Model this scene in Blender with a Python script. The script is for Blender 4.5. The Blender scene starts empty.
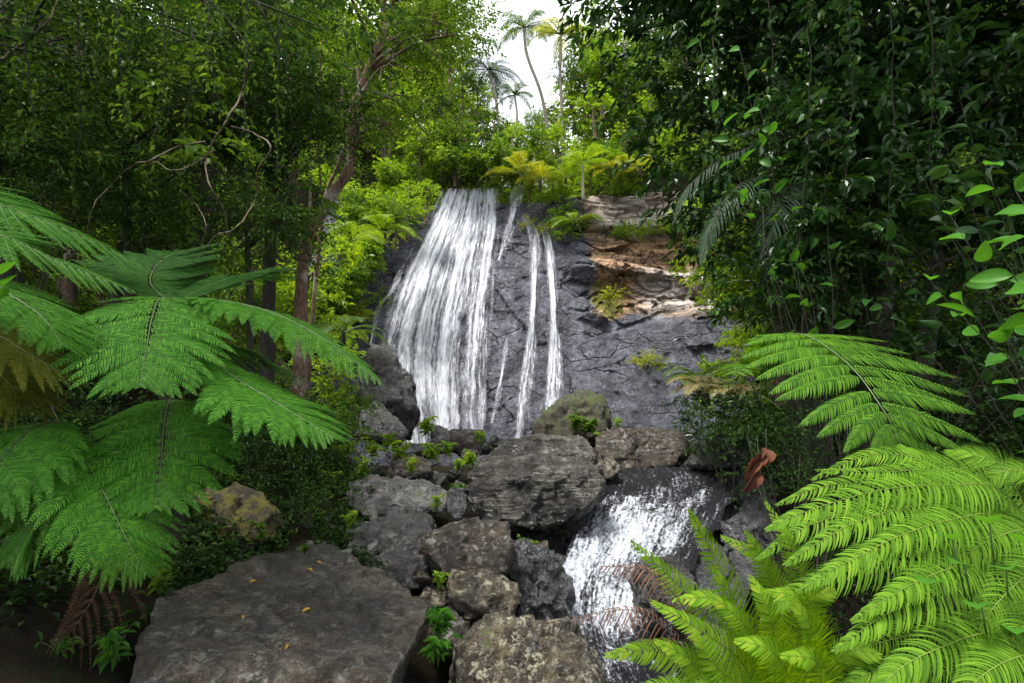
import bpy, bmesh, math
import numpy as np
from mathutils import Vector
PI = math.pi
sc = bpy.context.scene
COL = sc.collection
R = np.random.default_rng(7)

# ------------------------------------------------------------------ camera
F = 20 / 36 * 1024
PITCH = math.radians(4)
CAM = np.array([0, 0, 1.6])
FW = np.array([0, math.cos(PITCH), math.sin(PITCH)])
UP = np.array([0, -math.sin(PITCH), math.cos(PITCH)])
RT = np.array([1.0, 0, 0])
def ray(px, py): return RT * (px - 512) / F + UP * (341.5 - py) / F + FW
def at(px, py, d): return CAM + d * ray(px, py)
Z = np.array([0, 0, 1.0])
def nz(v):
    v = np.asarray(v, float)
    return v / np.maximum(np.linalg.norm(v, axis=-1, keepdims=True), 1e-9)

# ------------------------------------------------------------------ noise
_r = np.random.default_rng(3)
_P = _r.permutation(256); _P = np.concatenate([_P, _P, _P])
_G = nz(_r.normal(size=(256, 3)))
def perlin(p):
    p = np.asarray(p, float); sh = p.shape[:-1]; p = p.reshape(-1, 3)
    i = np.floor(p).astype(int); f = p - i; i &= 255
    u = f * f * f * (f * (f * 6 - 15) + 10)
    out = 0
    for dx in (0, 1):
        for dy in (0, 1):
            for dz in (0, 1):
                h = _P[_P[_P[(i[:, 0] + dx) & 255] + ((i[:, 1] + dy) & 255)] + ((i[:, 2] + dz) & 255)]
                g = (_G[h] * (f - [dx, dy, dz])).sum(1)
                w = (u[:, 0] if dx else 1 - u[:, 0]) * (u[:, 1] if dy else 1 - u[:, 1]) * (u[:, 2] if dz else 1 - u[:, 2])
                out = out + w * g
    return out.reshape(sh)
def fbm(p, oct=4, gain=.5, ridge=False):
    p = np.asarray(p, float); a = 1; s = 0
    for k in range(oct):
        n = perlin(p * 2 ** k + 17.3 * k)
        s = s + a * ((.35 - np.abs(n)) if ridge else n); a *= gain
    return s

def facets(p, tilt=.6):
    """broken flat faces: every cell of a jittered lattice gets its own height and slope"""
    p = np.asarray(p, float); sh = p.shape[:-1]; p = p.reshape(-1, 3); i0 = np.floor(p).astype(int); best = np.full(len(p), 9e9); out = np.zeros(len(p))
    for dx in (-1, 0, 1):
        for dy in (-1, 0, 1):
            for dz in (-1, 0, 1):
                c = i0 + [dx, dy, dz]; h = _P[_P[_P[c[:, 0] & 255] + (c[:, 1] & 255)] + (c[:, 2] & 255)]
                q = p - (c + .5 + .55 * _G[h]); d = (q * q).sum(1); v = (h / 255. - .5) + tilt * (q * _G[(h * 7 + 3) & 255]).sum(1)
                k = d < best; best = np.where(k, d, best); out = np.where(k, v, out)
    return out.reshape(sh)

# ------------------------------------------------------------------ mesh helper
class MB:
    def __init__(s): s.v = []; s.n = 0; s.f = []; s.uv = None
    def add(s, V, Fs, m=0):
        V = np.asarray(V, float).reshape(-1, 3)
        for f in (Fs if isinstance(Fs, list) else [Fs]):
            f = np.asarray(f, int)
            if f.size: s.f.append((f + s.n, m))
        s.v.append(V); s.n += len(V)
    def mesh(s, name, mats, smooth=True, attrs=None, uv=None):
        V = np.concatenate(s.v)
        me = bpy.data.meshes.new(name)
        me.vertices.add(len(V)); me.vertices.foreach_set('co', V.astype(np.float32).ravel())
        nl = sum(f.size for f, _ in s.f); npoly = sum(len(f) for f, _ in s.f)
        li = np.concatenate([f.ravel() for f, _ in s.f]).astype(np.int32)
        tot = np.concatenate([np.full(len(f), f.shape[1]) for f, _ in s.f]).astype(np.int32)
        st = np.concatenate([[0], np.cumsum(tot)[:-1]]).astype(np.int32)
        mi = np.concatenate([np.full(len(f), m) for f, m in s.f]).astype(np.int32)
        me.loops.add(nl); me.loops.foreach_set('vertex_index', li)
        me.polygons.add(npoly); me.polygons.foreach_set('loop_start', st); me.polygons.foreach_set('loop_total', tot)
        me.polygons.foreach_set('material_index', mi)
        me.polygons.foreach_set('use_smooth', np.full(npoly, bool(smooth)))
        for m in mats: me.materials.append(m)
        if uv is not None:
            l = me.uv_layers.new(name='UVMap'); l.data.foreach_set('uv', np.asarray(uv, np.float32)[li].ravel())
        for k, a in (attrs or {}).items():
            at_ = me.attributes.new(k, 'FLOAT', 'POINT'); at_.data.foreach_set('value', np.asarray(a, np.float32))
        me.update(calc_edges=True); me.validate()
        return me
    def build(s, name, mats, parent=None, origin=None, **kw):
        if origin is not None:
            o3 = np.asarray(origin, float); s.v = [v - o3 for v in s.v]
        if not isinstance(mats, (list, tuple)): mats = [mats]
        o = bpy.data.objects.new(name, s.mesh(name, mats, **kw)); COL.objects.link(o)
        if parent is not None: o.parent = parent
        elif origin is not None: o.location = origin
        return o
def tag(o, label=None, cat=None, group=None, kind=None):
    if label: o['label'] = label
    if cat: o['category'] = cat
    if group: o['group'] = group
    if kind: o['kind'] = kind
    return o
def empty(name, loc, label, cat, group=None):
    o = bpy.data.objects.new(name, None); COL.objects.link(o); o.location = loc; o.empty_display_size = .2
    return tag(o, label, cat, group)
def copy_tree(o):
    c = o.copy(); COL.objects.link(c)
    for ch in o.children:
        d = ch.copy(); COL.objects.link(d); d.parent = c
    return c
def grid_faces(nu, nv):
    i = np.arange(nu - 1)[:, None] * nv + np.arange(nv - 1)[None]
    i = i.ravel(); return np.stack([i, i + nv, i + nv + 1, i + 1], 1)
def bez(P, n):
    t = np.linspace(0, 1, n)[:, None]; P = [np.asarray(p, float) for p in P]
    if len(P) == 4: return (1-t)**3*P[0] + 3*(1-t)**2*t*P[1] + 3*(1-t)*t*t*P[2] + t**3*P[3]
    return (1-t)**2*P[0] + 2*(1-t)*t*P[1] + t*t*P[2]
def spline(P, n):
    P = np.asarray(P, float)
    if len(P) < 3: return np.linspace(P[0], P[-1], n)
    Q = np.vstack([2*P[0]-P[1], P, 2*P[-1]-P[-2]]); m = len(P) - 1
    t = np.linspace(0, m - 1e-6, n); i = t.astype(int); f = (t - i)[:, None]
    a, b, c, d = Q[i], Q[i+1], Q[i+2], Q[i+3]
    return .5*((2*b) + (c-a)*f + (2*a-5*b+4*c-d)*f*f + (3*b-a-3*c+d)*f**3)
def tube(mb, path, rad, k=6, m=0, bump=0.0, seed=0):
    path = np.asarray(path, float); n = len(path)
    rad = np.broadcast_to(rad, (n,)) if np.ndim(rad) else np.full(n, rad)
    T = nz(np.gradient(path, axis=0)); ref = np.array([.31, .2, .93]) if abs(T[0] @ [.31, .2, .93]) < .9 else np.array([1., 0, 0])
    S = nz(np.cross(T, ref)); N = np.cross(S, T)
    a = np.arange(k) / k * 2 * PI
    V = path[:, None] + (np.cos(a)[None, :, None] * S[:, None] + np.sin(a)[None, :, None] * N[:, None]) * rad[:, None, None]
    if bump:
        V = V + (V - path[:, None]) * (bump * 2.2 * fbm(V * [3, 3, 1.2] / max(rad.max() * 3, .1) + seed, 3))[..., None]
    i = np.arange(n - 1)[:, None] * k + np.arange(k)[None]; j = np.arange(n - 1)[:, None] * k + (np.arange(k)[None] + 1) % k
    mb.add(V, [np.stack([i, j, j + k, i + k], -1).reshape(-1, 4), np.arange(k)[None, ::-1] if k <= 8 else np.arange(k)[None, ::-1], (np.arange(k) + (n-1)*k)[None]], m)

# ------------------------------------------------------------------ materials
def mat(name):
    m = bpy.data.materials.new(name); m.use_nodes = True; nt = m.node_tree; nt.nodes.clear()
    return m, nt
class NT:
    def __init__(s, nt): s.nt = nt
    def __call__(s, typ, _in=None, **kw):
        n = s.nt.nodes.new('ShaderNode' + typ)
        for k, v in kw.items(): setattr(n, k, v)
        for k, v in (_in or {}).items():
            i = n.inputs[k]
            if hasattr(v, 'is_output'): s.nt.links.new(v, i)
            else:
                if getattr(i, 'type', '') == 'RGBA' and len(v) == 3: v = (*v, 1)
                i.default_value = v
        return n
    def math(s, op, a, b=0.0, c=0.0, clamp=False):
        n = s.nt.nodes.new('ShaderNodeMath'); n.operation = op; n.use_clamp = clamp
        for k, v in enumerate((a, b, c)):
            if hasattr(v, 'is_output'): s.nt.links.new(v, n.inputs[k])
            else: n.inputs[k].default_value = v
        return n.outputs[0]
    def mix(s, f, a, b, bt='MIX'):
        n = s.nt.nodes.new('ShaderNodeMix'); n.data_type = 'RGBA'; n.blend_type = bt
        for k, v in ((0, f), (6, a), (7, b)):
            if hasattr(v, 'is_output'): s.nt.links.new(v, n.inputs[k])
            else: n.inputs[k].default_value = v if k == 0 else (*v, 1)
        return n.outputs[2]
    def ramp(s, f, stops, interp='LINEAR'):
        n = s.nt.nodes.new('ShaderNodeValToRGB'); r = n.color_ramp; r.interpolation = interp
        while len(r.elements) < len(stops): r.elements.new(.5)
        for e, (p, c) in zip(r.elements, stops):
            e.position = p; e.color = (*c, 1) if np.ndim(c) else (c, c, c, 1)
        s.nt.links.new(f, n.inputs[0]); return n.outputs[0]
    def noise(s, vec, scale, detail=4, rough=.55, **k):
        return s('TexNoise', {'Vector': vec, 'Scale': scale, 'Detail': detail, 'Roughness': rough, **k}).outputs[0]
    def mapped(s, vec, scale, rot=(0, 0, 0)):
        return s('Mapping', {'Vector': vec, 'Scale': scale, 'Rotation': rot}).outputs[0]
    def out(s, sh): s.nt.links.new(sh, s('OutputMaterial').inputs[0])

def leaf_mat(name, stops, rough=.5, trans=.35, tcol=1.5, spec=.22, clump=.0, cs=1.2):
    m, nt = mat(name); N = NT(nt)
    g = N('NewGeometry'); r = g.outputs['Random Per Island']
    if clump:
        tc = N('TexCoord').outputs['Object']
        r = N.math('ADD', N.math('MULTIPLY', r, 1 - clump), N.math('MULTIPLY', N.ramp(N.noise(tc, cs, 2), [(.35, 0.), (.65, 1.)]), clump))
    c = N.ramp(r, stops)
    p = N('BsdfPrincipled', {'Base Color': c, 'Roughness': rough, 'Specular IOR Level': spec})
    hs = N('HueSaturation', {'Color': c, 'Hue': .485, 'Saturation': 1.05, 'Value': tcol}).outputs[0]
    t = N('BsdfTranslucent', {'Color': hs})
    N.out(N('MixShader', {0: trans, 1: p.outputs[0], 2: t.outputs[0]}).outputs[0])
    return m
def stem_mat(name, c1, c2, rough=.6, scale=(6, 6, 2), bump=.3, spots=None):
    m, nt = mat(name); N = NT(nt)
    tc = N('TexCoord').outputs['Object']
    n = N.noise(N.mapped(tc, scale), 3, 5, .65)
    c = N.mix(N.ramp(n, [(.35, 0.), (.65, 1.)]), c1, c2)
    if spots:
        n2 = N.noise(tc, 2.3, 6, .7); c = N.mix(N.ramp(n2, [(.52, 0.), (.6, 1.)]), c, spots)
    b = N('Bump', {'Height': n, 'Strength': bump, 'Distance': .03})
    N.out(N('BsdfPrincipled', {'Base Color': c, 'Roughness': rough, 'Normal': b.outputs[0]}).outputs[0])
    return m
def rock_mat(name, c1, c2, c3, rough=(.3, .6), scale=1.0, strata=0., lichen=0., moss=0., crack=.0, rot=(0, 0, 0), mosscol=(.07, .11, .012), liccol=(.36, .35, .30), spec=.5):
    m, nt = mat(name); N = NT(nt)
    tc = N('TexCoord').outputs['Object']
    v = N.mapped(tc, (scale,) * 3, rot)
    big = N.noise(v, 1.6, 5, .6); mid = N.noise(v, 7, 8, .68); fine = N.noise(v, 38, 6, .7)
    c = N.mix(N.ramp(big, [(.36, 0.), (.64, 1.)]), c1, c2)
    c = N.mix(N.ramp(mid, [(.44, 0.), (.62, 1.)]), c, c3)
    c = N.mix(.9, c, N.ramp(fine, [(.34, (.12, .12, .12)), (.5, (.9, .9, .9)), (.68, (2.1, 2.1, 2.1))]), 'MULTIPLY')
    blo = N.noise(v, 3.1, 7, .72, Distortion=.8)
    c = N.mix(.8, c, N.ramp(blo, [(.38, (.22, .19, .16)), (.5, (.95, .95, .95)), (.62, (2.1, 2.1, 2.15))]), 'MULTIPLY')
    h = N.math('ADD', N.math('MULTIPLY', mid, .7), N.math('MULTIPLY', fine, .3))
    if strata:
        sv = N.mapped(v, (.9, .9, 8))
        s = N.noise(sv, 1.0, 6, .62)
        c = N.mix(strata, c, N.ramp(s, [(.38, (.35, .34, .33)), (.5, (1, 1, 1)), (.66, (1.6, 1.55, 1.5))]), 'MULTIPLY')
        h = N.math('ADD', h, N.math('MULTIPLY', s, 1.6 * strata))
    if crack:
        w = N('VectorMath', {0: v, 1: N('TexNoise', {'Vector': v, 'Scale': 2.0, 'Detail': 3}).outputs['Color']}, operation='ADD').outputs[0]
        vo = N('TexVoronoi', {'Vector': N.mapped(w, (1, 1, 1.4)), 'Scale': 1.7}, feature='DISTANCE_TO_EDGE').outputs['Distance']
        k = N.ramp(vo, [(0., 0.), (.05, 1.)])
        c = N.mix(N.math('MULTIPLY', N.math('SUBTRACT', 1, k), crack), c, (.012, .011, .01))
        h = N.math('ADD', h, N.math('MULTIPLY', k, .8))
    g = N('NewGeometry'); up = N('SeparateXYZ', {0: g.outputs['Normal']}).outputs[2]
    if lichen:
        l1 = N.noise(v, 9, 7, .75); l2 = N.noise(v, 2.1, 3, .5)
        f = N.math('MULTIPLY', N.ramp(l1, [(.53, 0.), (.57, 1.)]), N.ramp(l2, [(.5 - .12 * lichen, 0.), (.62, 1.)]))
        f = N.math('MULTIPLY', f, N.ramp(up, [(0., .3), (.7, 1.)]))
        c = N.mix(N.math('MULTIPLY', f, min(1, .9 * lichen)), c, liccol)
    r = N.ramp(big, [(.35, rough[0]), (.65, rough[1])])
    if moss:
        l2 = N.noise(v, 3.2, 6, .7)
        f = N.math('MULTIPLY', N.ramp(l2, [(.60 - .16 * moss, 0.), (.68 - .1 * moss, 1.)]), N.ramp(up, [(-.1, 0.), (.55, 1.)]))
        c = N.mix(f, c, N.mix(fine, tuple(x * .5 for x in mosscol), tuple(x * 1.6 for x in mosscol)))
        r = N.math('MAXIMUM', r, N.math('MULTIPLY', f, .9))
    b = N('Bump', {'Height': h, 'Strength': 1., 'Distance': .16 / scale})
    N.out(N('BsdfPrincipled', {'Base Color': c, 'Roughness': r, 'Normal': b.outputs[0], 'Specular IOR Level': spec, 'Coat Weight': N.ramp(blo, [(.42, .7), (.58, .0)]), 'Coat Roughness': .16, 'Coat Normal': b.outputs[0]}).outputs[0])
    return m

M = {}
# foliage (dark / mid / bright green), ranges across leaves
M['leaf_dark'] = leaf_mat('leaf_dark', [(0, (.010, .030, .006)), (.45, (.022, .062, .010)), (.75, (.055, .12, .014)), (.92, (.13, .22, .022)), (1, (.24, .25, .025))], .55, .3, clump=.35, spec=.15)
M['leaf_shaded'] = leaf_mat('leaf_shaded', [(0, (.008, .022, .005)), (.6, (.018, .050, .008)), (.9, (.045, .10, .012)), (1, (.11, .16, .02))], .5, .3, clump=.3, spec=.15)  # darker copy of the leaf greens: deep undergrowth shade put into the colour
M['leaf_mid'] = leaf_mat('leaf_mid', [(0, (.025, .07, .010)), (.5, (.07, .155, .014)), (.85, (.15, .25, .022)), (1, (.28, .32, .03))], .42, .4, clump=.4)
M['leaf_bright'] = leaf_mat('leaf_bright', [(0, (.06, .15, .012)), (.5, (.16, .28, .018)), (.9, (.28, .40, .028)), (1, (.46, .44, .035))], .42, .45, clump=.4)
M['leaf_yellow'] = leaf_mat('leaf_yellow', [(0, (.12, .18, .015)), (.5, (.22, .28, .02)), (1, (.42, .38, .03))], .45, .45)
M['leaf_gloss'] = leaf_mat('leaf_gloss', [(0, (.011, .034, .009)), (.55, (.024, .075, .014)), (.88, (.065, .16, .02)), (1, (.14, .20, .02))], .28, .25, spec=.3, clump=.3)
M['leaf_broad'] = leaf_mat('leaf_broad', [(0, (.025, .11, .012)), (1, (.075, .23, .02))], .4, .4)
M['fern_left'] = leaf_mat('fern_left', [(0, (.034, .12, .013)), (.6, (.055, .19, .016)), (1, (.09, .24, .022))], .65, .4, spec=.08)
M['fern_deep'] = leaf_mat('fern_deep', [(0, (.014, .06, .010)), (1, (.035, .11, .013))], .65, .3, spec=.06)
M['fern_right'] = leaf_mat('fern_right', [(0, (.055, .140, .008)), (.5, (.092, .205, .012)), (.95, (.15, .30, .02)), (1, (.20, .31, .025))], .6, .42, spec=.12)
M['fern_mid'] = leaf_mat('fern_mid', [(0, (.038, .115, .009)), (.5, (.062, .165, .011)), (1, (.10, .22, .015))], .6, .4, spec=.12)
M['fern_yellow'] = leaf_mat('fern_yellow', [(0, (.10, .22, .011)), (.6, (.16, .31, .015)), (.95, (.24, .37, .025)), (1, (.38, .36, .04))], .6, .42, spec=.12)
M['fern_dead'] = leaf_mat('fern_dead', [(0, (.03, .014, .008)), (1, (.075, .034, .015))], .7, .2, 1.1)
M['fern_olive'] = leaf_mat('fern_olive', [(0, (.09, .11, .01)), (1, (.2, .19, .015))], .6, .3, 1.2)
M['fern_rust'] = leaf_mat('fern_rust', [(0, (.06, .026, .016)), (1, (.15, .07, .04))], .7, .2, 1.1)
M['fern_straw'] = leaf_mat('fern_straw', [(0, (.25, .17, .06)), (1, (.42, .33, .14))], .7, .3, 1.1)
M['palm_grey'] = leaf_mat('palm_grey', [(0, (.03, .06, .035)), (1, (.06, .10, .06))], .45, .25)
M['palm_leaf'] = leaf_mat('palm_leaf', [(0, (.05, .11, .03)), (1, (.10, .17, .04))], .45, .3)
M['stem_green'] = stem_mat('stem_green', (.03, .07, .01), (.07, .12, .02), .6, bump=.1)
M['stem_lime'] = stem_mat('stem_lime', (.10, .15, .015), (.16, .22, .02), .6, bump=.1)
M['stem_brown'] = stem_mat('stem_brown', (.035, .018, .01), (.10, .05, .025), .7)
M['bark'] = stem_mat('bark', (.055, .035, .02), (.16, .11, .075), .85, spots=(.28, .24, .19), bump=.8)
M['bark_dark'] = stem_mat('bark_dark', (.015, .011, .008), (.045, .035, .025), .85, spots=(.03, .05, .015), bump=.8)
M['bark_pale'] = stem_mat('bark_pale', (.22, .2, .16), (.42, .38, .3), .8, bump=.4)
M['bark_red'] = stem_mat('bark_red', (.10, .05, .03), (.26, .16, .11), .85, spots=(.38, .33, .27), bump=.9)
M['vine'] = stem_mat('vine', (.07, .05, .03), (.2, .15, .10), .9)
M['leaf_litter'] = leaf_mat('leaf_litter', [(0, (.35, .2, .02)), (1, (.6, .38, .04))], .5, .2)
M['leaf_rust'] = leaf_mat('leaf_rust', [(0, (.09, .03, .018)), (1, (.2, .08, .045))], .5, .2)
# rocks
M['rk_slab'] = rock_mat('rk_slab', (0.0343, 0.0234, 0.0133), (0.0562, 0.0421, 0.0281), (0.1014, 0.0897, 0.0764), (.12, .45), 1.6, .5, .6, .0)
M['rk_dark'] = rock_mat('rk_dark', (0.0157, 0.0151, 0.0140), (0.0330, 0.0314, 0.0291), (0.0549, 0.0532, 0.0510), (.18, .42), 1.5, .2, .4)
M['rk_grey'] = rock_mat('rk_grey', (0.0426, 0.0410, 0.0389), (0.0778, 0.0740, 0.0702), (0.1166, 0.1129, 0.1091), (.18, .42), 1.5, .3, .5, .1)
M['rk_strata'] = rock_mat('rk_strata', (0.0324, 0.0288, 0.0234), (0.0540, 0.0486, 0.0396), (0.0720, 0.0666, 0.0558), (.18, .42), 1.0, .9, .5, .0)
M['rk_brown'] = rock_mat('rk_brown', (0.0186, 0.0125, 0.0073), (0.0405, 0.0280, 0.0171), (0.0591, 0.0436, 0.0280), (.18, .42), 1.6, .2, .9, .0)
M['rk_lichen'] = rock_mat('rk_lichen', (0.0287, 0.0205, 0.0123), (0.0615, 0.0450, 0.0287), (0.0983, 0.0819, 0.0573), (.18, .42), 1.8, .2, 1.4, .1, liccol=(.42, .39, .28))
M['rk_mossy'] = rock_mat('rk_mossy', (0.0392, 0.0304, 0.0168), (0.0672, 0.0504, 0.0280), (0.1120, 0.0896, 0.0560), (.5, .8), 1.8, .1, .6, 1.0)
M['rk_yellow'] = rock_mat('rk_yellow', (0.021, 0.014, 0.007), (0.042, 0.028, 0.014), (0.070, 0.049, 0.014), (.6, .9), 2, .0, .0, 1.0, mosscol=(.13, .115, .008))
M['rk_wet'] = rock_mat('rk_wet', (.018, .018, .022), (.04, .04, .045), (.08, .08, .085), (.12, .3), 1.6, .3, spec=.7)

def cliff_mat():
    m, nt = mat('rk_cliff'); N = NT(nt)
    g = N('NewGeometry'); P = g.outputs['Position']
    px = N('SeparateXYZ', {0: P})
    big = N.noise(P, .35, 5, .6); mid = N.noise(P, 1.7, 9, .66); fine = N.noise(P, 9, 7, .7)
    streak = N.noise(N.mapped(P, (2.2, .3, .3)), 1, 6, .6)
    c = N.mix(N.ramp(big, [(.38, 0.), (.62, 1.)]), (.022, .023, .032), (.066, .068, .088))
    c = N.mix(N.ramp(mid, [(.42, 0.), (.66, 1.)]), c, (.12, .125, .155))
    c = N.mix(.6, c, N.ramp(streak, [(.35, (.45, .45, .47)), (.65, (1.4, 1.4, 1.4))]), 'MULTIPLY')
    c = N.mix(.85, c, N.ramp(fine, [(.32, (.25, .25, .25)), (.7, (1.8, 1.8, 1.8))]), 'MULTIPLY')
    # dry warm rock on the upper part beside the falls (mineral colour)
    at_ = N('Attribute', attribute_name='warm').outputs['Fac']
    wn = N.math('ADD', at_, N.math('MULTIPLY', N.math('SUBTRACT', N.noise(P, .8, 6, .7), .5), 1.2))
    wc = N.mix(N.ramp(mid, [(.36, 0.), (.62, 1.)]), (.15, .085, .04), (.42, .26, .14))
    wc = N.mix(.6, wc, N.ramp(fine, [(.3, (.5, .5, .5)), (.7, (1.4, 1.4, 1.4))]), 'MULTIPLY')
    c = N.mix(N.ramp(wn, [(.45, 0.), (.75, 1.)]), c, wc)
    pa = N('Attribute', attribute_name='pale').outputs['Fac']
    c = N.mix(N.math('MULTIPLY', pa, .75), c, N.mix(mid, (.22, .2, .21), (.72, .68, .66)))
    w = N('VectorMath', {0: P, 1: N('TexNoise', {'Vector': P, 'Scale': .7, 'Detail': 4}).outputs['Color']}, operation='ADD').outputs[0]
    vo = N('TexVoronoi', {'Vector': N.mapped(w, (.8, 1, 2.1), (0, .5, .2)), 'Scale': .6}, feature='DISTANCE_TO_EDGE').outputs['Distance']
    k = N.ramp(vo, [(0., 0.), (.03, 1.)])
    gate = N.ramp(N.noise(P, .5, 3, .5), [(.46, 0.), (.56, 1.)])
    kk = N.math('MULTIPLY', N.math('SUBTRACT', 1, k), gate)
    c = N.mix(N.math('MULTIPLY', kk, .6), c, (.012, .011, .012))
    v2 = N('TexVoronoi', {'Vector': N.mapped(w, (1.2, 1, 1.5), (0, -.5, .2)), 'Scale': 1.5}, feature='DISTANCE_TO_EDGE').outputs['Distance']
    k2 = N.math('MULTIPLY', N.math('SUBTRACT', 1, N.ramp(v2, [(0., 0.), (.06, 1.)])), N.math('MULTIPLY', N.math('MAXIMUM', at_, pa), N.ramp(N.noise(P, .9, 3, .5), [(.45, 0.), (.6, 1.)])), 0, True)
    c = N.mix(N.math('MULTIPLY', k2, .75), c, (.03, .02, .015))
    kk = N.math('MAXIMUM', kk, k2)
    bed = N.noise(N.mapped(P, (.4, .4, 5.)), 1, 5, .6)
    c = N.mix(N.math('MULTIPLY', N.math('MAXIMUM', at_, pa), .8), c, N.ramp(bed, [(.4, (.4, .38, .36)), (.5, (1, 1, 1)), (.62, (1.5, 1.5, 1.5))]), 'MULTIPLY')
    mo = N('Attribute', attribute_name='moss').outputs['Fac']
    mf = N.ramp(N.math('ADD', mo, N.math('MULTIPLY', N.math('SUBTRACT', N.noise(P, 2.2, 6, .75), .5), 1.6)), [(.5, 0.), (.62, 1.)])
    c = N.mix(mf, c, N.mix(fine, (.06, .075, .008), (.26, .22, .03)))
    h = N.math('ADD', N.math('MULTIPLY', mid, .8), N.math('ADD', N.math('MULTIPLY', fine, .4), N.math('MULTIPLY', kk, -.4)))
    b = N('Bump', {'Height': h, 'Strength': 1., 'Distance': .3})
    dry = N.math('MAXIMUM', at_, mf)
    r = N.math('ADD', N.ramp(mid, [(.35, .1), (.65, .3)]), N.math('MULTIPLY', dry, .35))
    N.out(N('BsdfPrincipled', {'Base Color': c, 'Roughness': r, 'Normal': b.outputs[0]}).outputs[0])
    return m
M['rk_cliff'] = cliff_mat()

def ground_mat():
    m, nt = mat('soil'); N = NT(nt); P = N('NewGeometry').outputs['Position']
    a = N.noise(P, 1.2, 6, .65); b_ = N.noise(P, 9, 7, .7)
    c = N.mix(N.ramp(a, [(.4, 0.), (.6, 1.)]), (.008, .006, .004), (.022, .016, .009))
    c = N.mix(N.ramp(b_, [(.5, 0.), (.62, 1.)]), c, (.012, .024, .006))
    b = N('Bump', {'Height': b_, 'Strength': 1., 'Distance': .1})
    N.out(N('BsdfPrincipled', {'Base Color': c, 'Roughness': .95, 'Specular IOR Level': .08, 'Normal': b.outputs[0]}).outputs[0])
    return m
M['soil'] = ground_mat()

def water_fall_mat(name, sx, sy, bias=0., blobs=.0):
    """falling white water: streaky froth, bare between the strands; UV = (across, along)"""
    m, nt = mat(name); N = NT(nt)
    uv = N('UVMap').outputs[0]
    d = N('Attribute', attribute_name='dens').outputs['Fac']
    wob = N('TexNoise', {'Vector': N.mapped(uv, (6, 14, 1)), 'Scale': 1., 'Detail': 6}).outputs['Color']
    uv = N('VectorMath', {0: uv, 1: N('VectorMath', {0: wob, 'Scale': .055 if sx > 10 else .16}, operation='SCALE').outputs[0]}, operation='ADD').outputs[0]
    n1 = N.noise(N.mapped(uv, (sx, sy, 1)), 1, 3, .55)
    n2 = N.noise(N.mapped(uv, (sx * 1.7, sy * 7, 1)), 1, 5, .7)
    n3 = N.noise(N.mapped(uv, (sx * 4.5, sy * 26, 1)), 1, 4, .8)
    n4 = N.noise(N.mapped(uv, (sx * .35, sy * .9, 1)), 1, 3, .6)
    s = N.math('ADD', N.math('MULTIPLY', n1, 1.5), N.math('ADD', N.math('MULTIPLY', n2, 1.0), N.math('ADD', N.math('MULTIPLY', n3, .8), N.math('MULTIPLY', n4, .7))))
    s = N.math('ADD', N.math('SUBTRACT', s, 2.0), d)
    f = N.ramp(N.math('ADD', s, .5 + bias), [(.22, .0), (.44, .2), (.62, .6), (.86, .98)])
    p = N('BsdfPrincipled', {'Base Color': (.62, .65, .72), 'Roughness': .35, 'Specular IOR Level': .4})
    tl = N('BsdfTranslucent', {'Color': (.64, .67, .74)})
    foam = N('MixShader', {0: .3, 1: p.outputs[0], 2: tl.outputs[0]}).outputs[0]
    film = N('MixShader', {0: N.math('MULTIPLY', N('LayerWeight', {'Blend': .25}).outputs[1], .0), 1: N('BsdfTransparent').outputs[0], 2: N('BsdfGlossy', {'Roughness': .12}).outputs[0]}).outputs[0]
    N.out(N('MixShader', {0: f, 1: film, 2: foam}).outputs[0])
    return m
M['water_fall'] = water_fall_mat('water_fall', 20, 2.0, .06)
M['water_thin'] = water_fall_mat('water_thin', 3.5, 3.0, .06)
def rapid_mat():
    m, nt = mat('water_rapid'); N = NT(nt)
    uv = N('UVMap').outputs[0]; d = N('Attribute', attribute_name='dens').outputs['Fac']
    P = N('NewGeometry').outputs['Position']
    n1 = N.noise(N.mapped(uv, (8, 6, 1)), 1, 5, .7)
    n2 = N.noise(P, 24, 6, .8); n3 = N.noise(N.mapped(uv, (34, 22, 1)), 1, 6, .8)
    s = N.math('ADD', N.math('MULTIPLY', n1, .6), N.math('ADD', N.math('MULTIPLY', n2, 1.2), N.math('MULTIPLY', n3, 1.3)))
    s = N.math('ADD', N.math('SUBTRACT', s, 1.55), d)
    f = N.ramp(N.math('ADD', s, .5), [(.38, 0.), (.5, .3), (.62, .8), (.85, 1.)])
    foam = N('BsdfPrincipled', {'Base Color': (.44, .47, .53), 'Roughness': .4})
    b = N('Bump', {'Height': N.math('ADD', n2, n3), 'Strength': 1., 'Distance': .14})
    clear = N('BsdfPrincipled', {'Base Color': (.035, .035, .04), 'Roughness': .08, 'IOR': 1.33, 'Normal': b.outputs[0], 'Specular IOR Level': .8})
    N.out(N('MixShader', {0: f, 1: clear.outputs[0], 2: foam.outputs[0]}).outputs[0])
    return m
M['water_rapid'] = rapid_mat()

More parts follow.
